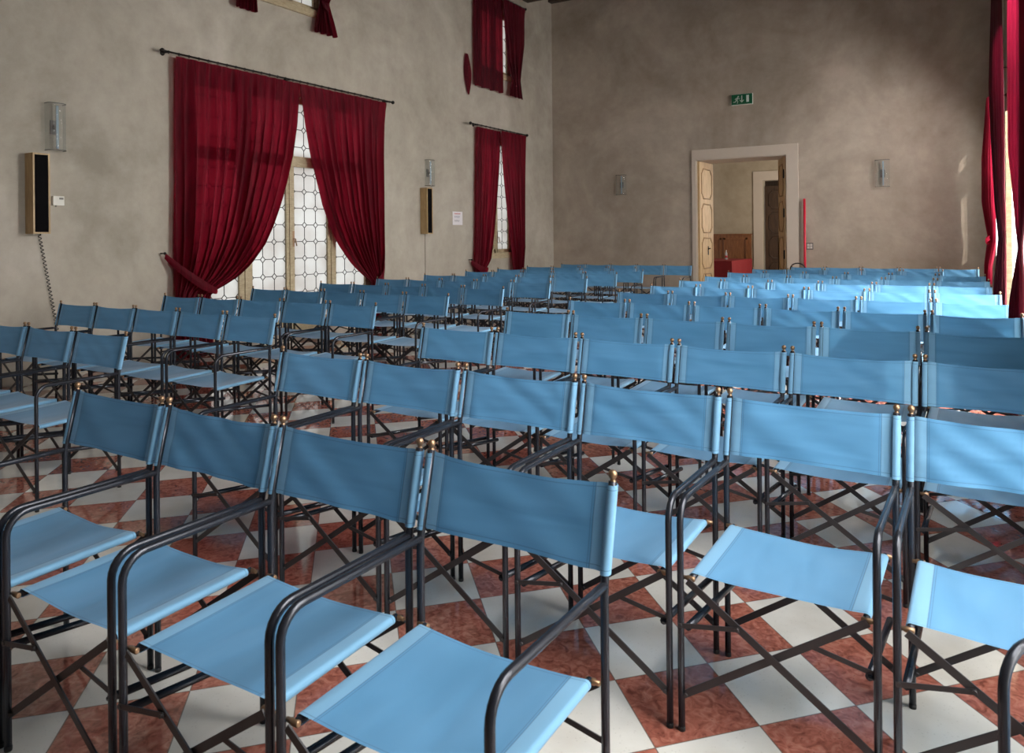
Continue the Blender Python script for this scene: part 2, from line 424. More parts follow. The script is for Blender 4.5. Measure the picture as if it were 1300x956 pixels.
# ---------------------------------------------------------------- room shell
def wall_mesh(name, mat, axis, a, b, s0, s1, z0, z1, holes):
    """wall slab between planes a (room side) and b on the axis; holes = (s0,s1,z0,z1)"""
    mb = MB()
    ss = sorted({s0, s1} | {h[0] for h in holes} | {h[1] for h in holes})
    zs = sorted({z0, z1} | {h[2] for h in holes} | {h[3] for h in holes})
    def P(d, s, z): return (d, s, z) if axis == 'x' else (s, d, z)
    def inh(s, z): return any(h[0] < s < h[1] and h[2] < z < h[3] for h in holes)
    for i in range(len(ss) - 1):
        for j in range(len(zs) - 1):
            if inh((ss[i] + ss[i + 1]) / 2, (zs[j] + zs[j + 1]) / 2): continue
            for d in (a, b):
                mb.poly([P(d, ss[i], zs[j]), P(d, ss[i + 1], zs[j]), P(d, ss[i + 1], zs[j + 1]), P(d, ss[i], zs[j + 1])])
    for h in list(holes) + [(s0, s1, z0, z1)]:
        mb.poly([P(a, h[0], h[2]), P(b, h[0], h[2]), P(b, h[0], h[3]), P(a, h[0], h[3])])
        mb.poly([P(a, h[1], h[2]), P(b, h[1], h[2]), P(b, h[1], h[3]), P(a, h[1], h[3])])
        mb.poly([P(a, h[0], h[2]), P(a, h[1], h[2]), P(b, h[1], h[2]), P(b, h[0], h[2])])
        mb.poly([P(a, h[0], h[3]), P(a, h[1], h[3]), P(b, h[1], h[3]), P(b, h[0], h[3])])
    return structure(mb.build(name, mat))

BT = 0.78
YN = 22.6                                              # far wall of the next room
W1 = (5.86, 9.12, 0.12, 3.42)                          # tall window, speaker wall
W2 = (12.28, 13.42, 1.0, 3.36)
W3 = (12.28, 13.42, 4.6, 5.95)
W4 = (6.93, 8.05, 4.6, 5.95)
WN = (1.55, 2.75, 0.75, 3.36)                          # near windows, mirrored
R1w, R2w, R3w = (5.86, 9.12, 0.12, 3.42), (12.3, 13.94, 0.75, 3.95), (0.95, 2.75, 0.0, 3.36)

structure(MB().quad_box((XL - WT, YF - WT, -0.2), (XR + WT, YN + 0.4, 0.0)).build('floor', M['floor']))
structure(MB().quad_box((XL - WT, YF - WT, ZC), (XR + WT, YB + 0.35, ZC + 0.2)).build('ceiling', M['ceiling']))
wall_mesh('wall_left', M['plaster'], 'x', XL, XL - WT, YF - WT, YB + 0.35, 0, ZC, [W1, W2, W3, W4, WN])
wall_mesh('wall_right', M['plaster_back'], 'x', XR, XR + WT, YF - WT, YB + 0.35, 0, ZC, [R1w, R2w, R3w])
DX0, DX1, DZ = -4.79, -3.03, 2.945
wall_mesh('wall_back', M['plaster_back'], 'y', YB, YB + BT, XL, XR, 0, ZC, [(DX0, DX1, 0, DZ)])
wall_mesh('wall_front', M['plaster_back'], 'y', YF, YF - WT, XL, XR, 0, ZC, [])
for k in range(6):
    y = 13.98 - k * 3.2
    structure(MB().quad_box((XL, y - 0.12, ZC - 0.36), (XR, y + 0.12, ZC)).build('trim_%d' % (k + 3), M['beam']))
structure(MB().quad_box((XL, YB - 0.16, ZC - 0.1), (XR, YB, ZC)).build('trim_9', M['beam']))

# door surround: flat pale stone band
mb = MB()
tw = 0.205
for lo, hi in (((DX0 - 0.085, YB - 0.03, 0), (DX0, YB, DZ)), ((DX1, YB - 0.03, 0), (DX1 + 0.215, YB, DZ)), ((DX0 - 0.085, YB - 0.03, DZ), (DX1 + 0.215, YB, DZ + tw))):
    mb.quad_box(lo, hi)
structure(mb.build('trim_1', M['stone_trim']))
mb = MB()   # pale reveal lining
mb.quad_box((DX0 - 0.002, YB, 0), (DX0 + 0.012, YB + BT, DZ)); mb.quad_box((DX1 - 0.012, YB, 0), (DX1 + 0.002, YB + BT, DZ)); mb.quad_box((DX0, YB, DZ - 0.012), (DX1, YB + BT, DZ + 0.002))
structure(mb.build('trim_2', M['stone_trim']))

# ---- next room
NX0, NX1 = -9.6, -1.6
D2 = (-5.18, -3.95, 0.0, 2.99)
wall_mesh('wall_next_room_far', M['plaster_room'], 'y', YN, YN + 0.3, NX0, NX1, 0, 4.2, [D2])
wall_mesh('wall_next_room_left', M['plaster_room'], 'x', NX0, NX0 - 0.2, YB + BT, YN + 0.3, 0, 4.2, [])
wall_mesh('wall_next_room_right', M['plaster_room'], 'x', NX1, NX1 + 0.2, YB + BT, YN + 0.3, 0, 4.2, [])
structure(MB().quad_box((NX0, YB + BT, 4.2), (NX1, YN + 0.3, 4.3)).build('ceiling_next_room', M['plaster_room']))
mb = MB()
for lo, hi in (((D2[0] - 0.26, YN - 0.03, 0), (D2[0], YN, D2[3])), ((D2[1], YN - 0.03, 0), (D2[1] + 0.3, YN, D2[3])), ((D2[0] - 0.26, YN - 0.03, D2[3]), (D2[1] + 0.3, YN, D2[3] + 0.27))):
    mb.quad_box(lo, hi)
structure(mb.build('trim_10', M['stone_trim']))
structure(MB().quad_box((NX0, YN - 0.04, 3.62), (NX1, YN, 3.68)).build('trim_11', M['stone_trim']))

# ---- doors
def door_leaf(name, w, h, mat, parent_loc, rz, panels=True, handle_side=1, t=0.045):
    """leaf in local x 0..w from the hinge; y is its thickness"""
    root = empty(name, parent_loc, rz); structure(root)
    lf = MB(); lf.quad_box((0, -t / 2, 0.01), (w, t / 2, h)); lf.build('door_leaf', mat, root)
    if panels:
        for sgn in (-1, 1):
            for z0, z1 in ((0.12, 0.62), (0.74, 1.36), (1.48, 2.06), (2.18, h - 0.14)):
                pm = MB()
                x0, x1 = 0.11, w - 0.11
                y = sgn * t / 2
                n = 5; c = 0.09
                out = []
                # cusped corners
                pts = [(x0, z0 + c), (x0 + 0.03, z0 + c), (x0 + 0.06, z0 + 0.05), (x0 + c, z0 + 0.03), (x0 + c, z0),
                       (x1 - c, z0), (x1 - c, z0 + 0.03), (x1 - 0.06, z0 + 0.05), (x1 - 0.03, z0 + c), (x1, z0 + c),
                       (x1, z1 - c), (x1 - 0.03, z1 - c), (x1 - 0.06, z1 - 0.05), (x1 - c, z1 - 0.03), (x1 - c, z1),
                       (x0 + c, z1), (x0 + c, z1 - 0.03), (x0 + 0.06, z1 - 0.05), (x0 + 0.03, z1 - c), (x0, z1 - c)]
                pm.tube([(px, y, pz) for px, pz in pts + pts[:2]], 0.015, 6, caps=False)
                pm.build('door_panel_moulding', M['door_moulding'] if mat is M['door_wood'] else mat, root)
    return root

d1 = door_leaf('door_1', 0.86, DZ - 0.02, M['door_wood'], (DX0 + 0.04, YB + 0.02, 0), math.radians(88.5))
hb = MB()
hx, hz = 0.5, 1.14
hb.lathe([(0.024, 0), (0.024, 0.012), (0.01, 0.016), (0.01, 0.05)], 12, (hx, -0.0225, hz), Matrix.Rotation(PI / 2, 3, 'X'))
hb.tube([(hx, -0.07, hz), (hx - 0.04, -0.074, hz + 0.012), (hx - 0.11, -0.07, hz - 0.004)], 0.010, 8)
hb.quad_box((hx - 0.022, -0.03, hz - 0.13), (hx + 0.022, -0.0225, hz + 0.05))
hb.build('door_handle', M['iron'], d1)
d2 = door_leaf('door_2', 0.86, DZ - 0.02, M['door_wood'], (DX1 - 0.03, YB + 0.03, 0), math.radians(180 - 71))
for z0 in (0.35, 0.95, 1.75, 2.5):
    hg = MB(); hg.tube([(0.0, 0.032, z0), (0.0, 0.032, z0 + 0.17)], 0.013, 8); hg.quad_box((0.0, 0.0225, z0), (0.05, 0.028, z0 + 0.17)); hg.build('hinge', M['iron'], d2)
bo = MB(); bo.quad_box((0.845, -0.03, 0.5), (0.866, 0.03, 0.9)); bo.tube([(0.83, 0.035, 0.3), (0.83, 0.035, 1.4)], 0.008, 8); bo.build('bolt', M['iron'], d2)
# dark door standing in the far doorway of the next room
d3 = door_leaf('door_3', 1.2, 2.84, M['dark_door'], (D2[0] + 0.03, YN + 0.16, 0), math.radians(4))
hb = MB(); hb.tube([(0.62, -0.03, 1.1), (0.62, -0.075, 1.1), (0.5, -0.075, 1.1)], 0.012, 8); hb.build('door_handle', M['iron'], d3)
structure(MB().quad_box((NX0, YN + 1.2, 0), (NX1, YN + 1.3, 4)).build('wall_far_passage', M['dark_door']))

# ---------------------------------------------------------------- windows (frame, leaded panes)
def lead_grid(y0, y1, z0, z1, x, cw, ch, r=0.0055, dn=0.042):
    """lead cames of one light: small diamonds at the crossings joined by straight bars"""
    mb = MB()
    nc = max(1, round((y1 - y0) / cw)); nr = max(1, round((z1 - z0) / ch))
    cw = (y1 - y0) / nc; ch = (z1 - z0) / nr
    def seg(a, b):
        (ya, za), (yb, zb) = a, b
        # clip to the light
        for lo, hi, i in ((y0, y1, 0), (z0, z1, 1)):
            pass
        def inside(p): return y0 - 1e-6 <= p[0] <= y1 + 1e-6 and z0 - 1e-6 <= p[1] <= z1 + 1e-6
        if not inside(a) and not inside(b): return
        if inside(a) != inside(b):
            if not inside(a): a, b = b, a
            t = 1.0
            for k, lo, hi in ((0, y0, y1), (1, z0, z1)):
                d = b[k] - a[k]
                if d > 1e-9: t = min(t, (hi - a[k]) / d)
                if d < -1e-9: t = min(t, (lo - a[k]) / d)
            b = (a[0] + (b[0] - a[0]) * t, a[1] + (b[1] - a[1]) * t)
        if abs(a[0] - b[0]) + abs(a[1] - b[1]) < 0.004: return
        mb.tube([(x, a[0], a[1]), (x, b[0], b[1])], r, 5, caps=False)
    zoff = ch * 0.45
    for i in range(nc + 1):
        yc = y0 + i * cw
        zc = z0 - zoff
        while zc < z1 + ch:
            c = [(yc - dn, zc), (yc, zc + dn), (yc + dn, zc), (yc, zc - dn)]
            for k in range(4): seg(c[k], c[(k + 1) % 4])
            if 0 < i < nc: seg((yc, zc + dn), (yc, max(min(zc + ch - dn, z1), zc + dn)))
            if i < nc: seg((yc + dn, zc), (yc + cw - dn, zc))
            zc += ch
        if 0 < i < nc: pass
    return mb

def window(name, X, sgn, hole, cols, transom=None, pane=None, sill=False, handle=True, came=True, depth=0.06, open_leaf=None):
    """sgn: direction out of the room. cols = list of (y0,y1) glazed lights"""
    y0, y1, z0, z1 = hole
    root = structure(empty(name, (X, (y0 + y1) / 2, z0)))
    ox, oy, oz = root.location
    xf0, xf1 = X + sgn * depth, X + sgn * (depth + 0.07)
    lo, hi = min(xf0, xf1), max(xf0, xf1)
    zb = z0 + 0.10
    fr = MB()
    def bx(a, b, c, d, extra=0.0): fr.quad_box((lo - ox - extra, a - oy, c - oz), (hi - ox + extra, b - oy, d - oz))
    zt0, zt1 = (transom if transom else (z1 - 0.09, z1))
    edges = [y0] + [v for c in cols for v in c] + [y1]
    for i in range(0, len(edges), 2): bx(edges[i], edges[i + 1], z0, z1)
    bx(y0, y1, z0, zb + 0.08); bx(y0, y1, z1 - 0.09, z1)
    if transom: bx(y0, y1, zt0, zt1, 0.012)
    # raised stops that give the stiles their steps
    for i in range(2, len(edges) - 2, 2):
        mid = (edges[i] + edges[i + 1]) / 2
        bx(mid - 0.022, mid + 0.022, z0, z1, 0.014)
    fix_normals(fr.build('window_frame', M['win_wood'], root))
    if sill:
        sl = MB(); w = 0.03
        a, b = sorted((X - sgn * w - ox, X + sgn * 0.2 - ox))
        sl.quad_box((a, y0 - 0.02 - oy, -0.0), (b, y1 + 0.02 - oy, 0.07)); sl.quad_box((a + (0.008 if sgn < 0 else 0.008), y0 - oy, 0.07), (b, y1 - oy, 0.11)); sl.build('window_sill', M['win_wood'], root)
    xm = (lo + hi) / 2 - ox
    for (a, b) in cols:
        if open_leaf and (a, b) in open_leaf:
            hinge, ang = open_leaf[(a, b)]; z_a, z_b = zb + 0.03, zt0 - 0.01
            w_ = b - a
            cs = empty('casement', ((lo if sgn > 0 else hi) - ox, (b if hinge == 'b' else a) - oy, z_a - oz)); cs.parent = root
            cs.rotation_euler = (0, 0, -ang if hinge == 'b' else PI + ang)
            h_ = z_b - z_a; f_ = MB()
            for q0, q1, q2, q3 in ((-0.05, 0.0, 0, h_), (-w_ - 0.05, -w_, 0, h_), (-w_, -0.05, 0, 0.07), (-w_, -0.05, h_ - 0.06, h_)):
                f_.quad_box((-0.022, q0, q2), (0.022, q1, q3))
            f_.build('casement_frame', M['win_wood'], cs)
            p = MB(); p.quad_box((-0.003, -w_, 0.07), (0.003, -0.05, h_ - 0.06)); po = p.build('pane', pane or M['pane'], cs)
            if came: lead_grid(-w_, -0.05, 0.07, h_ - 0.06, -0.006, 0.215, 0.245).build('lead_came', M['lead'], cs)
            if transom:
                p = MB(); p.quad_box((xm - 0.003, a - oy, zt1 - oz), (xm + 0.003, b - oy, z1 - 0.09 - oz)); p.build('pane', pane or M['pane'], root)
            continue
        spans = [(zb + 0.08, zt0)] + ([(zt1, z1 - 0.09)] if transom else [])
        for c, d in spans:
            p = MB(); p.quad_box((xm - 0.003, a - oy, c - oz), (xm + 0.003, b - oy, d - oz))
            po = p.build('pane', pane or M['pane'], root)
            if came:
                g = lead_grid(a - oy, b - oy, c - oz, d - oz, xm - sgn * 0.006, 0.215, 0.245)
                g.build('lead_came', M['lead'], po)
    if handle:
        c = cols[len(cols) // 2][0]
        h = MB(); xi = (lo if sgn > 0 else hi) - ox
        zc = (1.42 if z0 < 2 else z0 + 0.6) - oz
        h.quad_box((xi - 0.012, c - 0.03 - oy - 0.02, zc - 0.11), (xi + 0.012, c - 0.03 - oy + 0.02, zc + 0.11))
        h.tube([(xi, c - 0.03 - oy, zc), (xi - sgn * 0.05, c - 0.03 - oy, zc), (xi - sgn * 0.055, c - 0.01 - oy, zc - 0.10)], 0.009, 8)
        h.build('window_handle', M['brass'], root)
    return root

window('window_1', XL, -1, W1, [(5.97, 6.615), (6.826, 7.415), (7.561, 8.206), (8.373, 9.01)], (2.435, 2.581))
window('window_2', XL, -1, W2, [(12.37, 12.767), (12.914, 13.33)], None, sill=True)
window('window_3', XL, -1, W3, [(12.37, 12.767), (12.914, 13.33)], None, sill=True)
window('window_4', XL, -1, W4, [(7.02, 7.42), (7.56, 7.96)], None, sill=True)
window('window_5', XL, -1, WN, [(1.64, 2.08), (2.22, 2.66)], None, sill=True, came=False)
window('window_6', XR, 1, R1w, [(5.97, 6.615), (6.826, 7.415), (7.561, 8.206), (8.373, 9.01)], (2.435, 2.581), M['pane_sun'], open_leaf={(7.561, 8.206): ('b', math.radians(23.5))} )
window('window_7', XR, 1, R2w, [(12.38, 12.98), (13.12, 13.88)], (2.95, 3.32), M['pane_clear'], sill=True)
window('window_8', XR, 1, R3w, [(1.05, 1.78), (1.92, 2.65)], (2.435, 2.581), M['pane_sun'], came=False, handle=False, depth=0.31)

# ---------------------------------------------------------------- curtains and rods
def interp(tab, z):
    """tab: list of (z, value) with z falling; smooth piecewise interpolation"""
    if z >= tab[0][0]: return tab[0][1]
    for (a, va), (b, vb) in zip(tab, tab[1:]):
        if z >= b:
            t = (a - z) / (a - b)
            return va + (vb - va) * t
    return tab[-1][1]

def curtain(name, label, X, sgn, ztop, zbot, left, right, folds, amp, mat, seed, off=0.10, band=None, group=None, gather=None, header=0.07, nz=46, bulge=None, o_near=None, o_far=None):
    """hanging cloth in the plane of a side wall. left/right: (z, y) edge tables; sgn: direction into the room.
    band: ((y,z),(y,z)) tieback from its hook to the gathered edge"""
    rnd = random.Random(seed)
    ph = [rnd.uniform(0, 6.28) for _ in range(5)]
    nu = folds * 10
    oy, oz = left[0][1], ztop
    rows, uvs = [], []
    for j in range(nz + 1):
        t = j / nz
        z = ztop + (zbot - ztop) * t
        yl, yr = interp(left, z), interp(right, z)
        rp, ru = [], []
        w0 = right[0][1] - left[0][1]
        squeeze = max(0.25, (yr - yl) / w0)
        for i in range(nu + 1):
            u = i / nu
            # folds wander a little as they fall
            uu = u + 0.012 * math.sin(3 * t + ph[0] + 5 * u)
            f = math.sin(2 * PI * folds * uu + ph[1]) + 0.45 * math.sin(2 * PI * folds * 0.47 * uu + ph[2] + 1.2 * t) + 0.25 * math.sin(2 * PI * folds * 1.9 * uu + ph[3])
            a = amp * (0.45 + 0.55 * min(1, t * 4)) * (1.15 - 0.4 * squeeze)
            if z > ztop - header: a *= 0.55
            base = off if o_near is None else interp(o_near, z) * (1 - u) + interp(o_far, z) * u
            x = base + a * f * 0.6
            if bulge: x += bulge * math.sin(PI * min(1, t * 1.15)) * (0.4 + 0.6 * u)
            if gather:
                g = math.exp(-((z - gather) / 0.16) ** 2)
                x = x * (1 - 0.55 * g) + (base + 0.02) * 0.55 * g
            yy = yl + (yr - yl) * u + 0.25 * a * math.cos(2 * PI * folds * uu + ph[1]) * (1 if 0 < i < nu else 0)
            zz = z
            if j == nz: zz += 0.012 * math.sin(2 * PI * folds * 0.5 * uu + ph[4])
            if t > 0.0: zz -= 0.0
            rp.append((sgn * x, yy - oy, zz - oz)); ru.append((u * w0, t * (ztop - zbot)))
        rows.append(rp); uvs.append(ru)
    root = MB().grid(rows, uvs).build(name, mat, None, (X, oy, oz))
    tag(root, label, 'curtain', group)
    if band:
        (ya, za), (yb, zb) = band
        n = 14; P, U = [], []
        for i in range(n + 1):
            t = i / n
            y = ya + (yb - ya) * t; z = za + (zb - za) * t - 0.085 * math.sin(PI * t) ** 0.8
            hw_ = 0.028 + 0.034 * math.sin(PI * min(1.0, 0.1 + 0.85 * t))
            x = 0.03 + (off + amp * 1.2 + 0.02) * math.sin(PI * min(1, 0.06 + t * 0.60)) 
            if t > 0.85: x -= (t - 0.85) * 0.5 * (off + amp)
            P.append([(sgn * x, y - oy, z - oz + k * hw_) for k in (1, 0.3, -0.3, -1)])
            P[-1] = [(p[0] - sgn * 0.012 * (abs(k) > 0.5), p[1], p[2]) for p, k in zip(P[-1], (1, 0.3, -0.3, -1))]
            U.append([(t, 0.02 * k) for k in range(4)])
        MB().grid(P, U).build('tieback', mat, root)
        hk = MB(); hk.tube([(0, ya - oy, za - oz + 0.02), (sgn * 0.07, ya - oy, za - oz + 0.02)], 0.008, 8); hk.lathe([(0.0, -0.018), (0.016, -0.009), (0.019, 0), (0.014, 0.012), (0.0, 0.018)], 10, (sgn * 0.075, ya - oy, za - oz + 0.02))
        hk.build('tieback_hook', M['iron'], root)
    return root

def rod(label, X, sgn, y0, y1, z, rings, brackets, off=0.12, r=0.011):
    root = empty('curtain_rod', (X, (y0 + y1) / 2, z)); tag(root, label, 'curtain rod')
    oy = (y0 + y1) / 2
    MB().tube([(sgn * off, y0 - oy, 0), (sgn * off, y1 - oy, 0)], r, 10).build('rod', M['iron'], root)
    ball = [(0.010, -0.045), (0.016, -0.04), (0.012, -0.028), (0.026, -0.012), (0.03, 0), (0.026, 0.014), (0.012, 0.028), (0.004, 0.034)]
    for e, s in ((y0, 1), (y1, -1)):
        f = MB(); f.lathe(ball, 12, (sgn * off, e - oy, 0), Matrix.Rotation(PI / 2 * s, 3, 'X')); f.build('finial', M['iron'], root)
    for y in brackets:
        b = MB(); b.tube([(0, y - oy, 0.0), (sgn * off * 0.6, y - oy, 0.0), (sgn * off, y - oy, -0.002)], 0.008, 8)
        b.lathe([(0.03, 0), (0.028, 0.008), (0.01, 0.014)], 12, (0, y - oy, 0.0), Matrix.Rotation(PI / 2 * sgn, 3, 'Y')); b.build('bracket', M['iron'], root)
    me = None
    for i in range(rings):
        y = y0 + 0.08 + (y1 - y0 - 0.16) * i / (rings - 1)
        if me is None:
            rg = MB(); pts = [(sgn * off + 0.0165 * math.cos(a), 0.0, -0.003 + 0.0165 * math.sin(a)) for a in [2 * PI * k / 12 for k in range(13)]]
            rg.tube(pts, 0.0035, 6, caps=False); o = rg.build('ring', M['iron'], root); me = o.data
        else:
            o = bpy.data.objects.new('ring', me); COL.objects.link(o); o.parent = root
        o.location = (0, y - oy, 0)
    return root

C = M['curtain']; CU = M['curtain_up']
rod('black iron curtain rod over the tall leaded window', XL, 1, 5.42, 9.50, 3.605, 30, (5.5, 7.36, 9.4))
curtain('curtain', 'wide crimson curtain swept back toward the wall speaker on the tall leaded window', XL, 1, 3.575, 0.02,
        [(3.59, 5.60), (2.0, 5.59), (0.9, 5.575), (0.0, 5.58)],
        [(3.59, 7.53), (3.0, 7.49), (2.54, 7.40), (2.2, 7.30), (1.88, 7.18), (1.6, 7.05), (1.35, 6.90), (1.1, 6.66), (0.95, 6.45), (0.85, 6.24), (0.77, 6.03), (0.6, 6.0), (0.0, 6.06)],
        13, 0.085, C, 3, 0.12, ((5.46, 1.24), (6.06, 0.79)), gather=0.79, nz=64)
curtain('curtain', 'crimson curtain swept back to a tie beside the small wall sconce, tall leaded window', XL, 1, 3.575, 0.02,
        [(3.59, 7.53), (3.0, 7.65), (2.57, 7.76), (1.9, 7.98), (1.6, 8.13), (1.33, 8.30), (1.05, 8.56), (0.85, 8.80), (0.74, 8.95), (0.5, 8.96), (0.0, 8.93)],
        [(3.59, 9.36), (2.7, 9.28), (1.2, 9.24), (0.74, 9.20), (0.4, 9.24), (0.0, 9.27)],
        12, 0.08, C, 5, 0.12, ((9.30, 1.22), (8.93, 0.74)), gather=0.74, nz=64)
rod('short black iron curtain rod over the lower narrow window near the corner', XL, 1, 11.72, 13.82, 3.55, 14, (11.98, 13.6))
curtain('curtain', 'narrow red curtain on the notice side of the lower corner window, loosely tied', XL, 1, 3.52, 0.3,
        [(3.53, 11.98), (1.5, 11.92), (0.9, 11.88), (0.3, 11.88)], [(3.53, 12.83), (3.06, 12.80), (2.2, 12.66), (1.5, 12.53), (0.98, 12.40), (0.78, 12.20), (0.3, 12.22)],
        7, 0.05, C, 11, 0.085, ((11.79, 0.98), (12.22, 0.82)), gather=0.84)
curtain('curtain', 'narrow red curtain on the corner side of the lower corner window', XL, 1, 3.52, 0.3,
        [(3.53, 12.74), (3.06, 12.78), (2.2, 12.93), (1.5, 13.07), (1.0, 13.18), (0.78, 13.20), (0.3, 13.20)], [(3.53, 13.72), (1.2, 13.62), (0.78, 13.54), (0.3, 13.56)],
        7, 0.05, C, 13, 0.165)
rod('black iron curtain rod high under the ceiling by the corner', XL, 1, 11.72, 13.80, 6.19, 14, (11.98, 13.6))
curtain('curtain', 'short dark red curtain hanging straight over the upper corner window', XL, 1, 6.16, 4.30,
        [(6.17, 11.95), (4.3, 11.93)], [(6.17, 12.97), (4.3, 12.97)], 7, 0.055, CU, 17, 0.085)
curtain('curtain', 'short dark red curtain pulled into a knot at the corner side of the upper window', XL, 1, 6.16, 4.27,
        [(6.17, 12.86), (5.6, 12.92), (5.0, 13.04), (4.6, 13.16), (4.27, 13.12)], [(6.17, 13.74), (5.4, 13.70), (4.62, 13.50), (4.27, 13.60)],
        7, 0.05, CU, 19, 0.165, gather=4.62)
st = MB(); P = []; U = []
for i in range(13):
    t = i / 12; z = -0.76 * t; wv = 0.085 * math.sin(PI * min(1, 0.12 + t * 0.86)) + 0.01
    P.append([(0.035 + 0.02 * math.sin(3 * t) * k, 0.05 * t + wv * k, z) for k in (-1, -0.4, 0.4, 1)]); U.append([(t, k) for k in range(4)])
tag(st.grid(P, U).build('curtain_tieback', CU, None, (XL, 11.74, 4.86)), 'loose dark red tieback strap hanging beside the upper corner window', 'tieback')
rod('black iron curtain rod over the upper window above the tall one', XL, 1, 6.25, 8.75, 6.19, 14, (6.5, 8.5))
curtain('curtain', 'short dark red curtain tail above the wide swept curtain', XL, 1, 6.16, 4.39,
        [(6.17, 6.40), (4.8, 6.48), (4.39, 6.46)], [(6.17, 7.3), (5.4, 7.15), (4.8, 6.78), (4.39, 6.81)], 7, 0.05, CU, 23, 0.10)
curtain('curtain', 'short dark red curtain with flared tied tail above the tall window', XL, 1, 6.16, 4.38,
        [(6.17, 7.5), (5.4, 7.62), (4.83, 7.93), (4.7, 7.90), (4.38, 7.83)], [(6.17, 8.6), (5.4, 8.4), (4.83, 8.08), (4.7, 8.12), (4.38, 8.24)], 7, 0.05, CU, 29, 0.10,
        band=((8.14, 4.86), (7.9, 4.80)), gather=4.82)
# window wall (beside the camera)
rod('black iron curtain rod over the sunny narrow window beside the doorway wall', XR, -1, 11.75, 14.5, 3.60, 14, (12.0, 14.4), off=0.22)
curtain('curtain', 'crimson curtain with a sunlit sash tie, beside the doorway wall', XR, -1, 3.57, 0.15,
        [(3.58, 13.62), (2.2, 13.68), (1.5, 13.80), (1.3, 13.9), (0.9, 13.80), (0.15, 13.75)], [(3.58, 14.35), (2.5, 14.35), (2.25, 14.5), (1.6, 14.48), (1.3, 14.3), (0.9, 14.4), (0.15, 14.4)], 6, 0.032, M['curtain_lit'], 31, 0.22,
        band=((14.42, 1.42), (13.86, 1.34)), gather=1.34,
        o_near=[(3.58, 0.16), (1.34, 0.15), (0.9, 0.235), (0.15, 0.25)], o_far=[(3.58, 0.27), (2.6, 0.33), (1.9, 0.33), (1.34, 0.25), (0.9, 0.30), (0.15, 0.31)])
curtain('net_curtain', 'white net curtain glimpsed between the two tied curtains of the window wall', XR, -1, 3.52, 0.2,
        [(3.52, 12.85), (0.2, 12.85)], [(3.52, 13.5), (0.2, 13.5)], 9, 0.02, M['sheer'], 53, 0.15, o_near=[(3.5, 0.12), (0.2, 0.12)], o_far=[(3.5, 0.165), (0.2, 0.175)])
rod('long black iron curtain rod over the wide sunny window', XR, -1, 5.3, 9.65, 3.95, 26, (5.4, 7.5, 9.55), off=0.27)
curtain('curtain', 'shade-darkened crimson curtain gathered low at the doorway end of the wide sunny window', XR, -1, 3.92, 0.10,
        [(3.93, 8.42), (2.2, 8.5), (1.7, 8.75), (1.36, 9.0), (0.9, 8.9), (0.1, 8.85)], [(3.93, 9.42), (2.0, 9.40), (1.36, 9.36), (0.1, 9.42)], 9, 0.032, M['curtain_shaded'], 37, 0.25, gather=1.36,
        o_near=[(3.93, 0.235), (1.8, 0.22), (1.36, 0.19), (0.1, 0.22)], o_far=[(3.93, 0.29), (2.9, 0.315), (2.3, 0.295), (1.7, 0.268), (1.36, 0.235), (0.9, 0.285), (0.1, 0.31)])
curtain('curtain', 'wine-red curtain drawn aside at the outermost end of the window wall', XR, -1, 3.92, 0.03,
        [(3.93, 5.5), (1.6, 5.8), (1.0, 6.0), (0.0, 6.0)], [(3.93, 6.75), (2.6, 6.6), (1.9, 6.45), (1.3, 6.28), (0.9, 6.36), (0.0, 6.38)], 9, 0.032, M['curtain_side'], 41, 0.23, gather=1.3,
        o_near=[(3.93, 0.2), (0.03, 0.2)], o_far=[(3.93, 0.225), (2.0, 0.24), (1.3, 0.19), (0.9, 0.245), (0.03, 0.262)])

# ---------------------------------------------------------------- director's chairs
FX, FY = 0.2355, 0.225            # leg centres
FX = 0.254 - 0.0              # half the width between leg centres
ARM_Z = 0.65; TOP_Z = 0.862; REC = 0.049; TR = 0.0100

def arc(c, r, a0, a1, n, plane_x):
    return [(plane_x, c[0] + r * math.cos(a0 + (a1 - a0) * i / n), c[1] + r * math.sin(a0 + (a1 - a0) * i / n)) for i in range(n + 1)]

def post_at(z):
    t = max(0.0, (z - ARM_Z) / (TOP_Z - ARM_Z)); return FY + REC * t

def arm_frame(sx, n=8):
    x = sx * FX; r = 0.062
    pts = [(x, -FY, 0.004), (x, -FY, 0.3), (x, -FY, ARM_Z - r - 0.02)]
    pts += [(x, -FY + r - r * math.cos(a), ARM_Z - r + r * math.sin(a)) for a in [PI / 2 * i / 6 for i in range(7)]]
    pts += [(x, 0.1, ARM_Z), (x, FY - 0.003, ARM_Z)]
    mb = MB(); mb.tube(pts, TR, n); return mb

def rear_post(sx, n=8):
    x = sx * FX
    pts = [(x, FY, 0.004), (x, FY, 0.4), (x, FY, ARM_Z - 0.02), (x, FY + 0.001, ARM_Z), (x, post_at(ARM_Z + 0.03), ARM_Z + 0.03), (x, FY + REC, TOP_Z)]
    mb = MB(); mb.tube(pts, TR, n); return mb

def finial(sx):
    mb = MB(); mb.lathe([(0.007, -0.004), (0.0075, 0.001), (0.0055, 0.003), (0.0055, 0.006), (0.0085, 0.0095), (0.0102, 0.0155), (0.0098, 0.019), (0.0075, 0.0235), (0.003, 0.0258)], 12, (sx * FX, FY + REC, TOP_Z))
    return mb

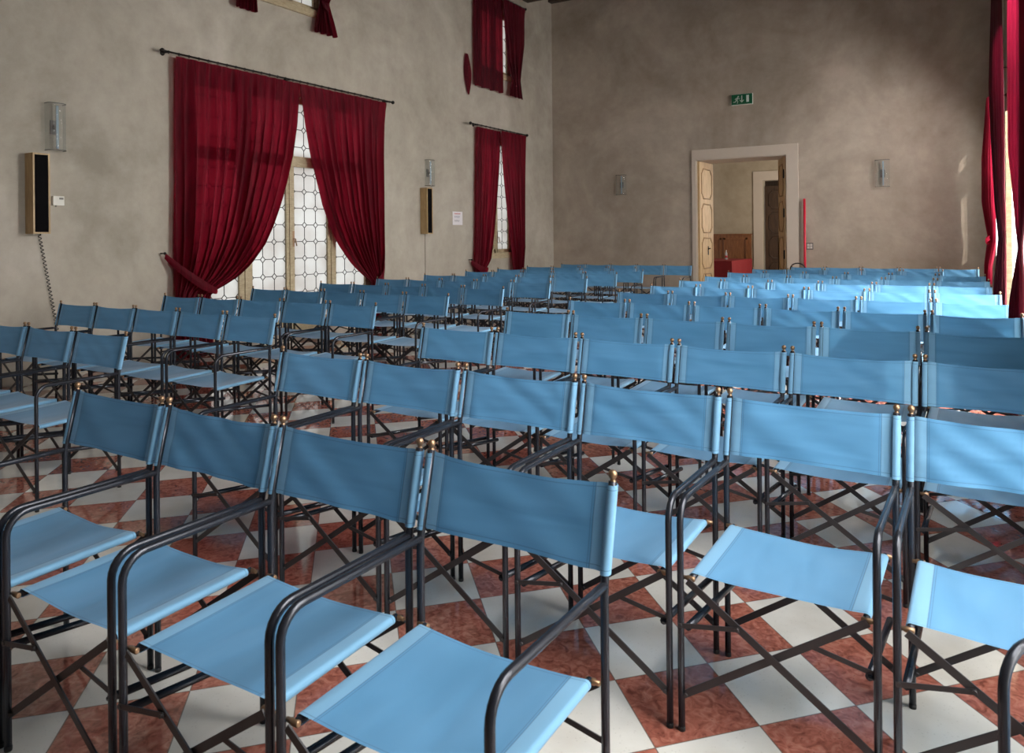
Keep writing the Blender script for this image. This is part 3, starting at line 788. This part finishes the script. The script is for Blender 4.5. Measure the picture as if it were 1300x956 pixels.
def back_canvas(seed, nu=30, nv=10):
    rnd = random.Random(seed)
    z0, z1 = 0.673, 0.856
    k = [(rnd.uniform(-1, 1), rnd.uniform(1, 4), rnd.uniform(0, 6.28)) for _ in range(4)]
    sag = rnd.uniform(0.006, 0.012); bow = rnd.uniform(0.004, 0.014)
    P, U = [], []
    R = 0.0128
    for j in range(nv + 1):
        t = j / nv; rp, ru = [], []
        def yc(z): return post_at(z)
        zz = z0 + (z1 - z0) * t
        # sleeve round one post, panel, sleeve round the other
        prof = []
        for i in range(9):
            a = PI * 0.5 + 2 * PI * i / 8 * 0.94
            prof.append((-FX + R * math.cos(a) * -1 * -1, R * math.sin(a), 0.0 + i * 0.001))
        left = [(-FX + R * math.cos(a), R * math.sin(a)) for a in [PI * 1.75 - i * (PI * 1.62) / 9 for i in range(10)]]
        left = left[::1]
        right = [(-p[0], p[1]) for p in reversed(left)]
        for (px, py) in left[:-1] if False else left:
            rp.append((px, yc(zz) + py, zz)); ru.append((0.002, t * 0.184))
        for i in range(1, nu):
            u = i / nu
            x = -FX + R + (2 * FX - 2 * R) * u
            s = 4 * u * (1 - u)
            dz = -sag * s * (t ** 2) + 0.003 * s * (1 - t)
            w = sum(a * 0.0022 * math.sin(f * 2 * PI * (u * 0.8 + 0.5 * t) + p) for a, f, p in k) * min(1, 6 * u, 6 * (1 - u))
            y = yc(zz) + bow * s * (0.4 + 0.6 * math.sin(PI * min(1, t * 0.8 + 0.2))) + w + R * 0.75 * (1 - min(1, s * 3))
            rp.append((x, y, zz + dz)); ru.append((0.004 + 0.5 * u, t * 0.184))
        for (px, py) in right:
            rp.append((px, yc(zz) + py, zz)); ru.append((0.506, t * 0.184))
        P.append(rp); U.append(ru)
    return MB().grid(P, U)

RX, RZ = 0.226, 0.432
def seat_canvas(seed, nu=22, nv=12):
    rnd = random.Random(seed + 100)
    y0, y1 = -0.200, 0.190
    k = [(rnd.uniform(-1, 1), rnd.uniform(1, 3), rnd.uniform(0, 6.28)) for _ in range(4)]
    sag = rnd.uniform(0.012, 0.022); R = 0.0115
    P, U = [], []
    for j in range(nv + 1):
        t = j / nv; y = y0 + (y1 - y0) * t; rp, ru = [], []
        zc = RZ + 0.012 * t
        for i in range(9):
            a = -PI * 0.35 - (PI * 1.15) * i / 8
            rp.append((-RX + R * math.cos(a), y, zc + R * math.sin(a))); ru.append((0.001, t * 0.39))
        for i in range(1, nu):
            u = i / nu; x = -RX + 2 * RX * u; s = 4 * u * (1 - u)
            w = sum(a * 0.0018 * math.sin(f * 2 * PI * (u * 0.6 + 0.7 * t) + p) for a, f, p in k) * min(1, 5 * u, 5 * (1 - u))
            rp.append((x, y + 0.006 * s * (2 * t - 1) * -1, zc + R - sag * s * (0.55 + 0.45 * math.sin(PI * t)) + w)); ru.append((0.002 + 0.44 * u, t * 0.39))
        for i in range(9):
            a = PI * 0.5 - (PI * 1.15) * i / 8
            rp.append((RX + R * math.cos(a), y, zc + R * math.sin(a))); ru.append((0.443, t * 0.39))
        P.append(rp); U.append(ru)
    return MB().grid(P, U)

def brace(y, s, parts=None):
    """one flat bar of an X pair, from a seat rail down to the opposite leg"""
    yy = y + (0.004 if s > 0 else -0.004)
    mb = MB(); mb.bar((s * RX, yy, RZ - 0.006), (-s * (FX - 0.004), yy, 0.10), 0.020, 0.004, (0, 1, 0))
    mb.tube([(-s * (FX - 0.012), yy - 0.008, 0.103), (-s * (FX - 0.012), yy + 0.008, 0.103)], 0.006, 6)
    return mb

def link(y, s):
    yy = y + (0.009 if s > 0 else -0.009)
    mb = MB(); mb.bar((s * (FX - 0.002), yy, 0.302), (s * 0.092, yy, 0.332), 0.013, 0.003, (0, 1, 0))
    mb.tube([(s * 0.092, yy - 0.006, 0.332), (s * 0.092, yy + 0.006, 0.332)], 0.006, 6)
    mb.tube([(s * (FX - 0.002), yy - 0.004, 0.302), (s * (FX - 0.002), yy + 0.004, 0.302)], 0.007, 6)
    return mb

def seat_rail(s):
    mb = MB(); mb.tube([(s * RX, -0.212, RZ - 0.0003), (s * RX, 0.207, RZ + 0.0128)], 0.0085, 8); return mb

def rail_bolt(s, y):
    z = RZ + (0.012 if y > 0 else 0)
    mb = MB(); mb.lathe([(0.0052, 0), (0.0075, 0.002), (0.0075, 0.022), (0.0055, 0.025), (0.0055, 0.034)], 10, (s * (RX - 0.010), y, z), Matrix.Rotation(PI / 2 * s, 3, 'Y'))
    return mb

def side_rail(s):
    mb = MB(); mb.tube([(s * (FX - 0.019), -FY + 0.004, 0.296), (s * (FX - 0.019), FY + 0.004, 0.245)], 0.0105, 8)
    mb.tube([(s * (FX - 0.022), -FY + 0.002, 0.296), (s * FX, -FY, 0.296)], 0.0055, 6); mb.tube([(s * (FX - 0.022), FY, 0.245), (s * FX, FY, 0.245)], 0.0055, 6)
    return mb

def foot(sx, sy):
    mb = MB(); mb.lathe([(0.0102, 0), (0.0106, 0.010), (0.0096, 0.014)], 10, (sx * FX, sy * FY, 0.0)); return mb

NV = 8
ME = {}
ME['back'] = [back_canvas(100 + i).mesh('backrest', M['back_canvas']) for i in range(NV)]
ME['seat'] = [seat_canvas(200 + i).mesh('seat', M['seat_canvas']) for i in range(NV)]
for sx in (-1, 1):
    ME['arm', sx] = arm_frame(sx).mesh('arm_frame', M['frame'])
    ME['post', sx] = rear_post(sx).mesh('rear_post', M['frame'])
    ME['fin', sx] = finial(sx).mesh('ball_finial', M['brass'])
    ME['rail', sx] = seat_rail(sx).mesh('seat_rail', M['frame'])
    ME['side', sx] = side_rail(sx).mesh('side_rail', M['frame'])
    for sy in (-1, 1):
        ME['bolt', sx, sy] = rail_bolt(sx, 0.207 if sy > 0 else -0.212).mesh('rail_bolt', M['brass'])
        ME['foot', sx, sy] = foot(sx, sy).mesh('foot_cap', M['rubber'])
        ME['brace', sx, sy] = brace(sy * FY, sx).mesh('cross_brace', M['bar'])
        ME['link', sx, sy] = link(sy * FY, sx).mesh('brace_link', M['bar'])
# far rows: a side frame in one mesh and each X pair in one mesh
for sx in (-1, 1):
    mb = arm_frame(sx, 6)
    for o_ in (rear_post(sx, 6), side_rail(sx), seat_rail(sx)):
        b = len(mb.v); mb.v += o_.v; mb.f += [tuple(b + i for i in f) for f in o_.f]; mb.smooth += o_.smooth
    ME['frame_far', sx] = mb.mesh('side_frame', M['frame'])
    b2 = MB()
    for o_ in (brace(sx * FY, 1), brace(sx * FY, -1), link(sx * FY, 1), link(sx * FY, -1)):
        b = len(b2.v); b2.v += o_.v; b2.f += [tuple(b + i for i in f) for f in o_.f]; b2.smooth += o_.smooth
    ME['brace_far', sx] = b2.mesh('cross_brace', M['bar'])

def part(name, me, parent):
    o = bpy.data.objects.new(name, me); COL.objects.link(o); o.parent = parent; return o

chair_n = [0]
def chair(x, y, rz, label, group, detail):
    k = chair_n[0]; chair_n[0] += 1
    root = empty('director_chair', (x, y, 0), rz)
    tag(root, label, 'chair', group)
    part('backrest', ME['back'][(k * 5 + 1) % NV], root)
    part('seat', ME['seat'][(k * 3 + 2) % NV], root)
    for sx in (-1, 1):
        if detail:
            a = part('arm_frame', ME['arm', sx], root)
            p = part('rear_post', ME['post', sx], root)
            part('ball_finial', ME['fin', sx], p)
            r = part('seat_rail', ME['rail', sx], root)
            part('side_rail', ME['side', sx], root)
            part('foot_cap', ME['foot', sx, -1], a); part('foot_cap', ME['foot', sx, 1], p)
            for sy in (-1, 1):
                part('rail_bolt', ME['bolt', sx, sy], r)
                b = part('cross_brace', ME['brace', sx, sy], root)
                part('brace_link', ME['link', sx, sy], b)
        else:
            f = part('side_frame', ME['frame_far', sx], root)
            part('ball_finial', ME['fin', sx], f)
            part('cross_brace', ME['brace_far', sx], root)
    return root

# row: first boundary (in pitches), knob line Y (in pitches), turn in degrees, pitch scale, first and last chair index
ROWS = [
 ('R', 1, -5.181, 2.850, -0.13, 0.991, 0, 3), ('R', 2, -5.305, 4.740, -0.39, 0.995, 0, 5), ('R', 3, -5.327, 6.799, -0.47, 0.994, 0, 5),
 ('R', 4, -5.455, 8.813, 0.03, 1.002, 0, 5), ('R', 5, -5.482, 10.754, -0.14, 1.002, 0, 5), ('R', 6, -5.484, 12.705, -0.36, 0.998, 0, 5),
 ('R', 7, -5.601, 14.623, 0.10, 1.003, 0, 5), ('R', 8, -5.689, 16.653, 0.03, 1.003, 0, 5), ('R', 9, -5.686, 18.581, 0.01, 1.001, 0, 5),
 ('R', 10, -5.722, 20.763, -0.07, 1.0, 0, 5), ('R', 11, -5.603, 23.0, -0.10, 0.993, 0, 4), ('R', 12, -4.856, 24.826, 0.03, 1.006, 0, 4),
 ('L', 1, -7.568, 4.722, 0.31, 1.003, -4, -1), ('L', 2, -7.620, 6.763, 0.41, 1.004, -5, -1), ('L', 3, -7.572, 8.647, 0.89, 1.011, -5, -1),
 ('L', 4, -7.692, 10.639, 0.27, 1.003, -5, -1), ('L', 5, -7.812, 12.621, -0.11, 0.998, -5, -1), ('L', 6, -7.836, 14.606, 0.03, 1.001, -5, -1),
 ('L', 7, -7.911, 16.606, -0.15, 0.997, -5, -1), ('L', 8, -8.111, 18.867, -0.15, 0.996, -5, -1), ('L', 9, -8.071, 20.651, 0.01, 1.0, -5, -1),
 ('L', 10, -9.047, 22.498, -0.01, 1.0, -4, -1), ('L', 11, -8.083, 25.091, -0.05, 0.998, -5, -1)]
ORD = ['front', 'second', 'third', 'fourth', 'fifth', 'sixth', 'seventh', 'eighth', 'ninth', 'tenth', 'eleventh', 'twelfth']
SEATN = ['chair at the aisle end', 'second chair from the aisle', 'third chair from the aisle', 'fourth chair from the aisle', 'fifth chair from the aisle', 'sixth chair from the aisle']
for side, n, x0, y0, deg, ps, i0, i1 in ROWS:
    a = math.radians(deg)
    for i in range(i0, i1 + 1):
        d = (i + 0.5) * ps * S
        kx, ky = x0 * S + d * math.cos(a), y0 * S + d * math.sin(a)
        rz = a + math.radians(random.uniform(-0.7, 0.7))
        back = FY + REC
        cx, cy = kx + back * math.sin(rz), ky - back * math.cos(rz)
        idx = i if side == 'R' else -1 - i
        block = 'doorway-side block' if side == 'R' else 'speaker-wall block'
        lab = 'blue canvas director\'s chair, %s, %s row of the %s' % (SEATN[idx], ORD[n - 1], block)
        chair(cx, cy, rz, lab, 'blue chairs in the ' + block, n <= 4)
chair(0.374, 1.684, -math.radians(30), 'blue director\'s chair turned aside, only its curved black arm showing', None, True)

# ---------------------------------------------------------------- things on the speaker wall
def at_wall(o, y, z): o.location = (XL, y, z); return o

def speaker(y0, y1, z0, z1, label):
    root = empty('wall_speaker', (XL, (y0 + y1) / 2, z0)); tag(root, label, 'speaker')
    d = 0.155; w = (y1 - y0) / 2; h = z1 - z0; t = 0.016
    c = MB()
    c.quad_box((0.004, -w, 0), (d, -w + t, h)); c.quad_box((0.004, w - t, 0), (d, w, h))
    c.quad_box((0.004, -w + t, 0), (d, w - t, t)); c.quad_box((0.004, -w + t, h - t), (d, w - t, h)); c.quad_box((0.004, -w + t, t), (0.02, w - t, h - t))
    c.build('cabinet', M['speaker_wood'], root)
    MB().quad_box((d - 0.03, -w + t, t), (d - 0.008, w - t, h - t)).build('grille', M['grille'], root)
    return root
speaker(3.976, 4.140, 1.490, 2.295, 'oak-cased column speaker on the wall above the coiled cable')
speaker(10.335, 10.490, 1.486, 2.275, 'oak-cased column speaker between the tall window and the paper notice')

def sconce(axis, a, b, z0, z1, label):
    """wall light: steel plate, clear moulded glass shade, pale glass tube"""
    if axis == 'x': root = empty('wall_sconce', (XL, (a + b) / 2, z0), 0)
    else: root = empty('wall_sconce', ((a + b) / 2, YB, z0), -PI / 2)
    tag(root, label, 'wall light')
    w = (b - a) / 2; h = z1 - z0
    bpm = MB(); bpm.quad_box((0.001, -w * 0.35, h * 0.35), (0.012, w * 0.35, h * 0.65)); bpm.quad_box((0.012, -0.012, h * 0.46), (0.055, 0.012, h * 0.54)); bpm.build('back_plate', M['grey_plastic'], root)
    g = MB(); n = 9
    prof = [(0.012 + 0.0 * i, 0) for i in range(0)]
    sec = [(0.012, -w), (0.075, -w), (0.105, -w * 0.8), (0.12, -w * 0.4), (0.12, w * 0.4), (0.105, w * 0.8), (0.075, w), (0.012, w)]
    P = [[(x, y, z) for x, y in sec] for z in [h * i / 8 for i in range(9)]]
    g.grid(P, [[(0, 0)] * len(sec)] * 9)
    so = g.build('glass_shade', M['sconce_glass'], root)
    for z in (0.0, h):
        g2 = MB(); g2.tube([(x, y, z) for x, y in sec], 0.0045, 6); g2.build('glass_rim', M['glass_edge'], so)
    MB().tube([(0.06, w * 0.12, 0.02), (0.06, w * 0.12, h - 0.02)], 0.013, 10).build('lamp_tube', M['tube'], root)
    return root
sconce('x', 4.165, 4.345, 2.345, 2.825, 'clear moulded glass sconce over the coiled-cable speaker')
sconce('x', 10.46, 10.64, 2.32, 2.765, 'clear moulded glass sconce over the speaker near the paper notice')
sconce('y', -6.53, -6.305, 2.306, 2.722, 'dim glass sconce on the doorway wall toward the dark corner')
sconce('y', -1.49, -1.255, 2.262, 2.738, 'glass sconce with bright tube on the doorway wall past the red pole')

# thermostat box
t = empty('wall_thermostat', (XL, 4.29, 1.784)); tag(t, 'small white control box beside the coiled-cable speaker', 'switch')
MB().quad_box((0, -0.055, 0), (0.03, 0.055, 0.095)).build('housing', M['white_plastic'], t)
MB().quad_box((0.03, 0.005, 0.06), (0.033, 0.045, 0.08)).build('display', M['grey_plastic'], t)
MB().tube([(0.012, -0.02, 0.0), (0.012, -0.02, -0.014)], 0.008, 8).build('knob', M['grey_plastic'], t)

# coiled cable
pts = []
for i in range(0, 36 * 8 + 1):
    s = i / (36 * 8); a = 2 * PI * i / 8
    y = 4.10 + 0.24 * s; z = 1.49 - 1.40 * s
    pts.append((0.018 + 0.012 * math.cos(a), y - 4.10 + 0.014 * math.sin(a), z - 1.49))
tag(MB().tube(pts, 0.0042, 5).build('coiled_cord', M['black_cable'], None, (XL, 4.10, 1.49)), 'black coiled cable hanging from the wall speaker down to the chairs', 'cable')
tag(MB().tube([(0.006, 0, 0), (0.006, 0.0, -0.7), (0.006, 0.01, -1.47)], 0.005, 6).build('speaker_cable', M['grey_cable'], None, (XL, 10.46, 1.486)), 'thin straight grey cable running down below the second wall speaker', 'cable')

# paper notice
n = empty('notice_sign', (XL, 11.44, 1.65)); tag(n, 'white paper notice with red heading taped to the plaster beside the curtain', 'notice')
MB().quad_box((0.001, -0.155, 0), (0.004, 0.155, 0.245)).build('sheet', M['paper'], n)
def scribble(y0, y1, z, hgt, mat, seed):
    r = random.Random(seed); mb = MB(); y = y0
    while y < y1:
        w = r.uniform(0.010, 0.026); mb.quad_box((0.004, y, z), (0.0048, min(y + w, y1), z + hgt * r.uniform(0.75, 1))); y += w + 0.006
    mb.build('printed_text', mat, n)
scribble(-0.10, 0.085, 0.198, 0.018, M['ink_red'], 1)
scribble(-0.10, 0.07, 0.152, 0.014, M['ink_blue'], 2); scribble(-0.10, 0.06, 0.130, 0.010, M['ink_blue'], 3)
scribble(-0.10, 0.065, 0.080, 0.010, M['ink_dark'], 4); scribble(-0.10, 0.05, 0.062, 0.007, M['ink_dark'], 5)

# ---------------------------------------------------------------- things on the doorway wall
ex = empty('exit_sign', (-3.85, YB, 3.975)); tag(ex, 'green emergency exit sign with running figure, arrow and door above the doorway', 'sign')
hw, hh = 0.205, 0.215
MB().quad_box((-hw, -0.045, 0), (hw, 0, hh)).build('housing', M['white_plastic'], ex)
MB().quad_box((-hw + 0.004, -0.049, 0.012), (hw - 0.004, -0.045, hh - 0.004)).build('face', M['sign_green'], ex)
def flat(pts): return [(x, -0.0505, z) for x, z in pts]
pm = MB()
pm.lathe([(0.016, 0), (0.016, 0.0015)], 12, (-0.068, -0.049, 0.166), Matrix.Rotation(PI / 2, 3, 'X'))
def stroke(mb, a, b, w):
    mb.bar((a[0], -0.0498, a[1]), (b[0], -0.0498, b[1]), w, 0.0015, (0, 1, 0))
stroke(pm, (-0.082, 0.142), (-0.102, 0.098), 0.026)          # trunk
stroke(pm, (-0.082, 0.142), (-0.052, 0.118), 0.011); stroke(pm, (-0.052, 0.118), (-0.04, 0.134), 0.010)   # front arm
stroke(pm, (-0.088, 0.142), (-0.122, 0.13), 0.011); stroke(pm, (-0.122, 0.13), (-0.13, 0.11), 0.010)     # rear arm
stroke(pm, (-0.100, 0.098), (-0.076, 0.078), 0.014); stroke(pm, (-0.076, 0.078), (-0.086, 0.04), 0.012)   # front leg
stroke(pm, (-0.104, 0.098), (-0.126, 0.066), 0.014); stroke(pm, (-0.126, 0.066), (-0.16, 0.062), 0.012)   # rear leg
pm.build('running_figure', M['sign_white'], ex)
am = MB(); stroke(am, (0.0, 0.176), (0.0, 0.06), 0.018); stroke(am, (0.0, 0.056), (-0.034, 0.092), 0.015); stroke(am, (0.0, 0.056), (0.034, 0.092), 0.015)
am.build('down_arrow', M['sign_white'], ex)
MB().quad_box((0.088, -0.0506, 0.05), (0.138, -0.049, 0.182)).build('door_symbol', M['sign_white'], ex)

tag(MB().tube([(0, 0, 0.0), (0, 0, 2.09)], 0.022, 12).build('red_pole', M['red_paint'], None, (-2.70, YB - 0.06, 0)), 'thin bright red pole standing upright against the doorway wall', 'pole')
sk = empty('wall_socket', (-2.62, YB, 1.128)); tag(sk, 'small grey socket plate with four modules beside the red pole', 'socket')
MB().quad_box((-0.062, -0.014, 0), (0.062, 0, 0.13)).build('plate', M['grey_plastic'], sk)
for i in (0, 1):
    for j in (0, 1): MB().quad_box((-0.045 + i * 0.05, -0.018, 0.022 + j * 0.048), (-0.005 + i * 0.05, -0.014, 0.062 + j * 0.048)).build('module', M['white_plastic'], sk)
hp = MB(); hp.tube([(0.13 * math.cos(PI - PI * i / 12), 0, 0.86 + 0.10 * math.sin(PI * i / 12) - 0.08) for i in range(13)], 0.012, 8); hp.tube([(-0.13, 0, 0.78), (-0.13, 0, 0)], 0.012, 8); hp.tube([(0.13, 0, 0.78), (0.13, 0, 0)], 0.012, 8)
tag(hp.build('hoop_stand', M['black_cable'], None, (-2.79, YB - 0.28, 0)), 'black hoop-topped stand at the foot of the red pole', 'stand')

# ---------------------------------------------------------------- next room: panelling, table, bottle
pb = empty('wood_panelling', (-6.5, YN - 0.02, 0)); tag(pb, 'chestnut wood panelling low on the wall seen through the doorway', 'panelling')
mb = MB(); mb.quad_box((-1.4, -0.05, 0), (1.0, 0.0, 1.42)); mb.quad_box((-1.42, -0.08, 1.42), (1.02, 0.0, 1.46)); mb.build('back_board', M['panel_wood'], pb)
for i in range(3):
    x0 = -1.32 + i * 0.76
    mb = MB()
    for lo, hi in (((x0, 0.14), (x0 + 0.05, 1.34)), ((x0 + 0.64, 0.14), (x0 + 0.69, 1.34)), ((x0, 1.29), (x0 + 0.69, 1.34)), ((x0, 0.14), (x0 + 0.69, 0.19))):
        mb.quad_box((lo[0], -0.075, lo[1]), (hi[0], -0.05, hi[1]))
    mb.build('panel_frame', M['panel_wood'], pb)
TX, TY = -5.33, 20.84
tb = empty('table', (TX, TY, 0)); tag(tb, 'long table under a red cloth seen through the doorway', 'table')
MB().quad_box((-0.97, -1.04, 0.70), (-0.03, 1.04, 0.745)).build('tabletop', M['panel_wood'], tb)
for sx in (-0.9, -0.1):
    for sy in (-0.95, 0.95): MB().quad_box((sx - 0.025, sy - 0.025, 0), (sx + 0.025, sy + 0.025, 0.70)).build('leg', M['panel_wood'], tb)
cl = MB()
xa, xb, ya, yb, zt = -1.0, 0.0, -1.07, 1.07, 0.752
cl.poly([(xa, ya, zt), (xb, ya, zt), (xb, yb, zt), (xa, yb, zt)])
def drop(p, q, zb, wav):
    n = 14; P = []
    d = Vector((q[0] - p[0], q[1] - p[1], 0)); nrm = Vector((d.y, -d.x, 0)).normalized()
    for z in [zt - (zt - zb) * i / 5 for i in range(6)]:
        k = (zt - z) / (zt - zb); P.append([tuple(Vector((p[0], p[1], z)) + d * (i / n) + nrm * (wav * k * (math.sin(i * 1.7) + 1.2))) for i in range(n + 1)])
    cl.grid(P, [[(0, 0)] * (n + 1)] * 6)
drop((xb, ya), (xb, yb), 0.10, 0.02); drop((xa, ya), (xb, ya), 0.30, 0.015); drop((xb, yb), (xa, yb), 0.3, 0.02); drop((xa, yb), (xa, ya), 0.3, 0.02)
tag(cl.build('tablecloth', M['red_cloth'], None, (TX, TY, 0.0)), 'red cloth draped over the table beyond the doorway', 'tablecloth')
bt = empty('water_bottle', (TX - 0.46, TY + 0.1, 0.753)); tag(bt, 'small clear water bottle standing on the red tablecloth', 'bottle')
MB().lathe([(0.03, 0), (0.034, 0.01), (0.034, 0.12), (0.03, 0.15), (0.034, 0.17), (0.012, 0.215), (0.012, 0.235)], 14).build('bottle_body', M['bottle'], bt)
MB().lathe([(0.014, 0.235), (0.014, 0.255)], 12).build('cap', M['white_plastic'], bt)
MB().lathe([(0.0348, 0.05), (0.0348, 0.11)], 14).build('bottle_label', M['ink_red'], bt)

# ---------------------------------------------------------------- camera
cam = bpy.data.cameras.new('camera'); co = bpy.data.objects.new('camera', cam); COL.objects.link(co)
F = 965.06; ROLL = math.radians(-0.535); YAW = math.radians(31.25)
px, py = 650 + 131.15 * math.sin(ROLL), 433 - 131.15 * math.cos(ROLL)
cam.sensor_fit = 'HORIZONTAL'; cam.sensor_width = 36.0; cam.lens = F / 1300 * 36.0
cam.shift_x = (650 - px) / 1300; cam.shift_y = -(478 - py) / 1300
cam.clip_start = 0.05; cam.clip_end = 200
co.matrix_world = Matrix.Translation((0, 0, CAM_H)) @ Matrix.Rotation(YAW, 4, 'Z') @ Matrix.Rotation(PI / 2, 4, 'X') @ Matrix.Rotation(ROLL, 4, 'Z')
scene.camera = co
cam.dof.use_dof = True; cam.dof.focus_distance = 6.5; cam.dof.aperture_fstop = 9.0

# ---------------------------------------------------------------- light
w = bpy.data.worlds.new('overcast_sky'); scene.world = w; w.use_nodes = True
bg = w.node_tree.nodes['Background']; bg.inputs['Color'].default_value = (0.98, 0.99, 1.0, 1); bg.inputs['Strength'].default_value = 1.25

def area(name, loc, rot, sx, sy, power, col=(1, 1, 1), spread=180):
    l = bpy.data.lights.new(name, 'AREA'); l.shape = 'RECTANGLE'; l.size = sx; l.size_y = sy; l.energy = power; l.color = col; l.spread = math.radians(spread)
    o = bpy.data.objects.new(name, l); COL.objects.link(o); o.location = loc; o.rotation_euler = rot
    return o
DAY = (1.0, 0.98, 0.965)
for hole, p in ((R1w, 1400), (R2w, 600), (R3w, 250)):
    yc, zc = (hole[0] + hole[1]) / 2, (hole[2] + hole[3]) / 2
    area('window_daylight', (XR + 0.62, yc, zc + 0.15), (0, PI / 2 - math.radians(30), 0), hole[3] - hole[2], hole[1] - hole[0], p, DAY, 150)
area('next_room_light', (NX1 - 0.1, 20.2, 2.2), (0, PI / 2, 0), 2.2, 1.6, 150, (1.0, 0.93, 0.82))  # unseen lamp, added to light the end drop of the tablecloth
sun = bpy.data.lights.new('low_sun', 'SUN'); so = bpy.data.objects.new('low_sun', sun); COL.objects.link(so)
d = Vector((-0.45, 1.0, 0)).normalized() * math.cos(math.radians(27)) + Vector((0, 0, -math.sin(math.radians(27))))
so.rotation_euler = d.to_track_quat('-Z', 'Y').to_euler(); so.location = (4, -6, 5)
sun.energy = 4.6; sun.angle = math.radians(0.5); sun.color = (1.0, 0.95, 0.88)

scene.view_settings.view_transform = 'Standard'
scene.view_settings.look = 'None'
scene.view_settings.exposure = 0.0
scene.cycles.use_denoising = True
scene.cycles.max_bounces = 8; scene.cycles.diffuse_bounces = 5; scene.cycles.transparent_max_bounces = 12
scene.cycles.sample_clamp_indirect = 8.0
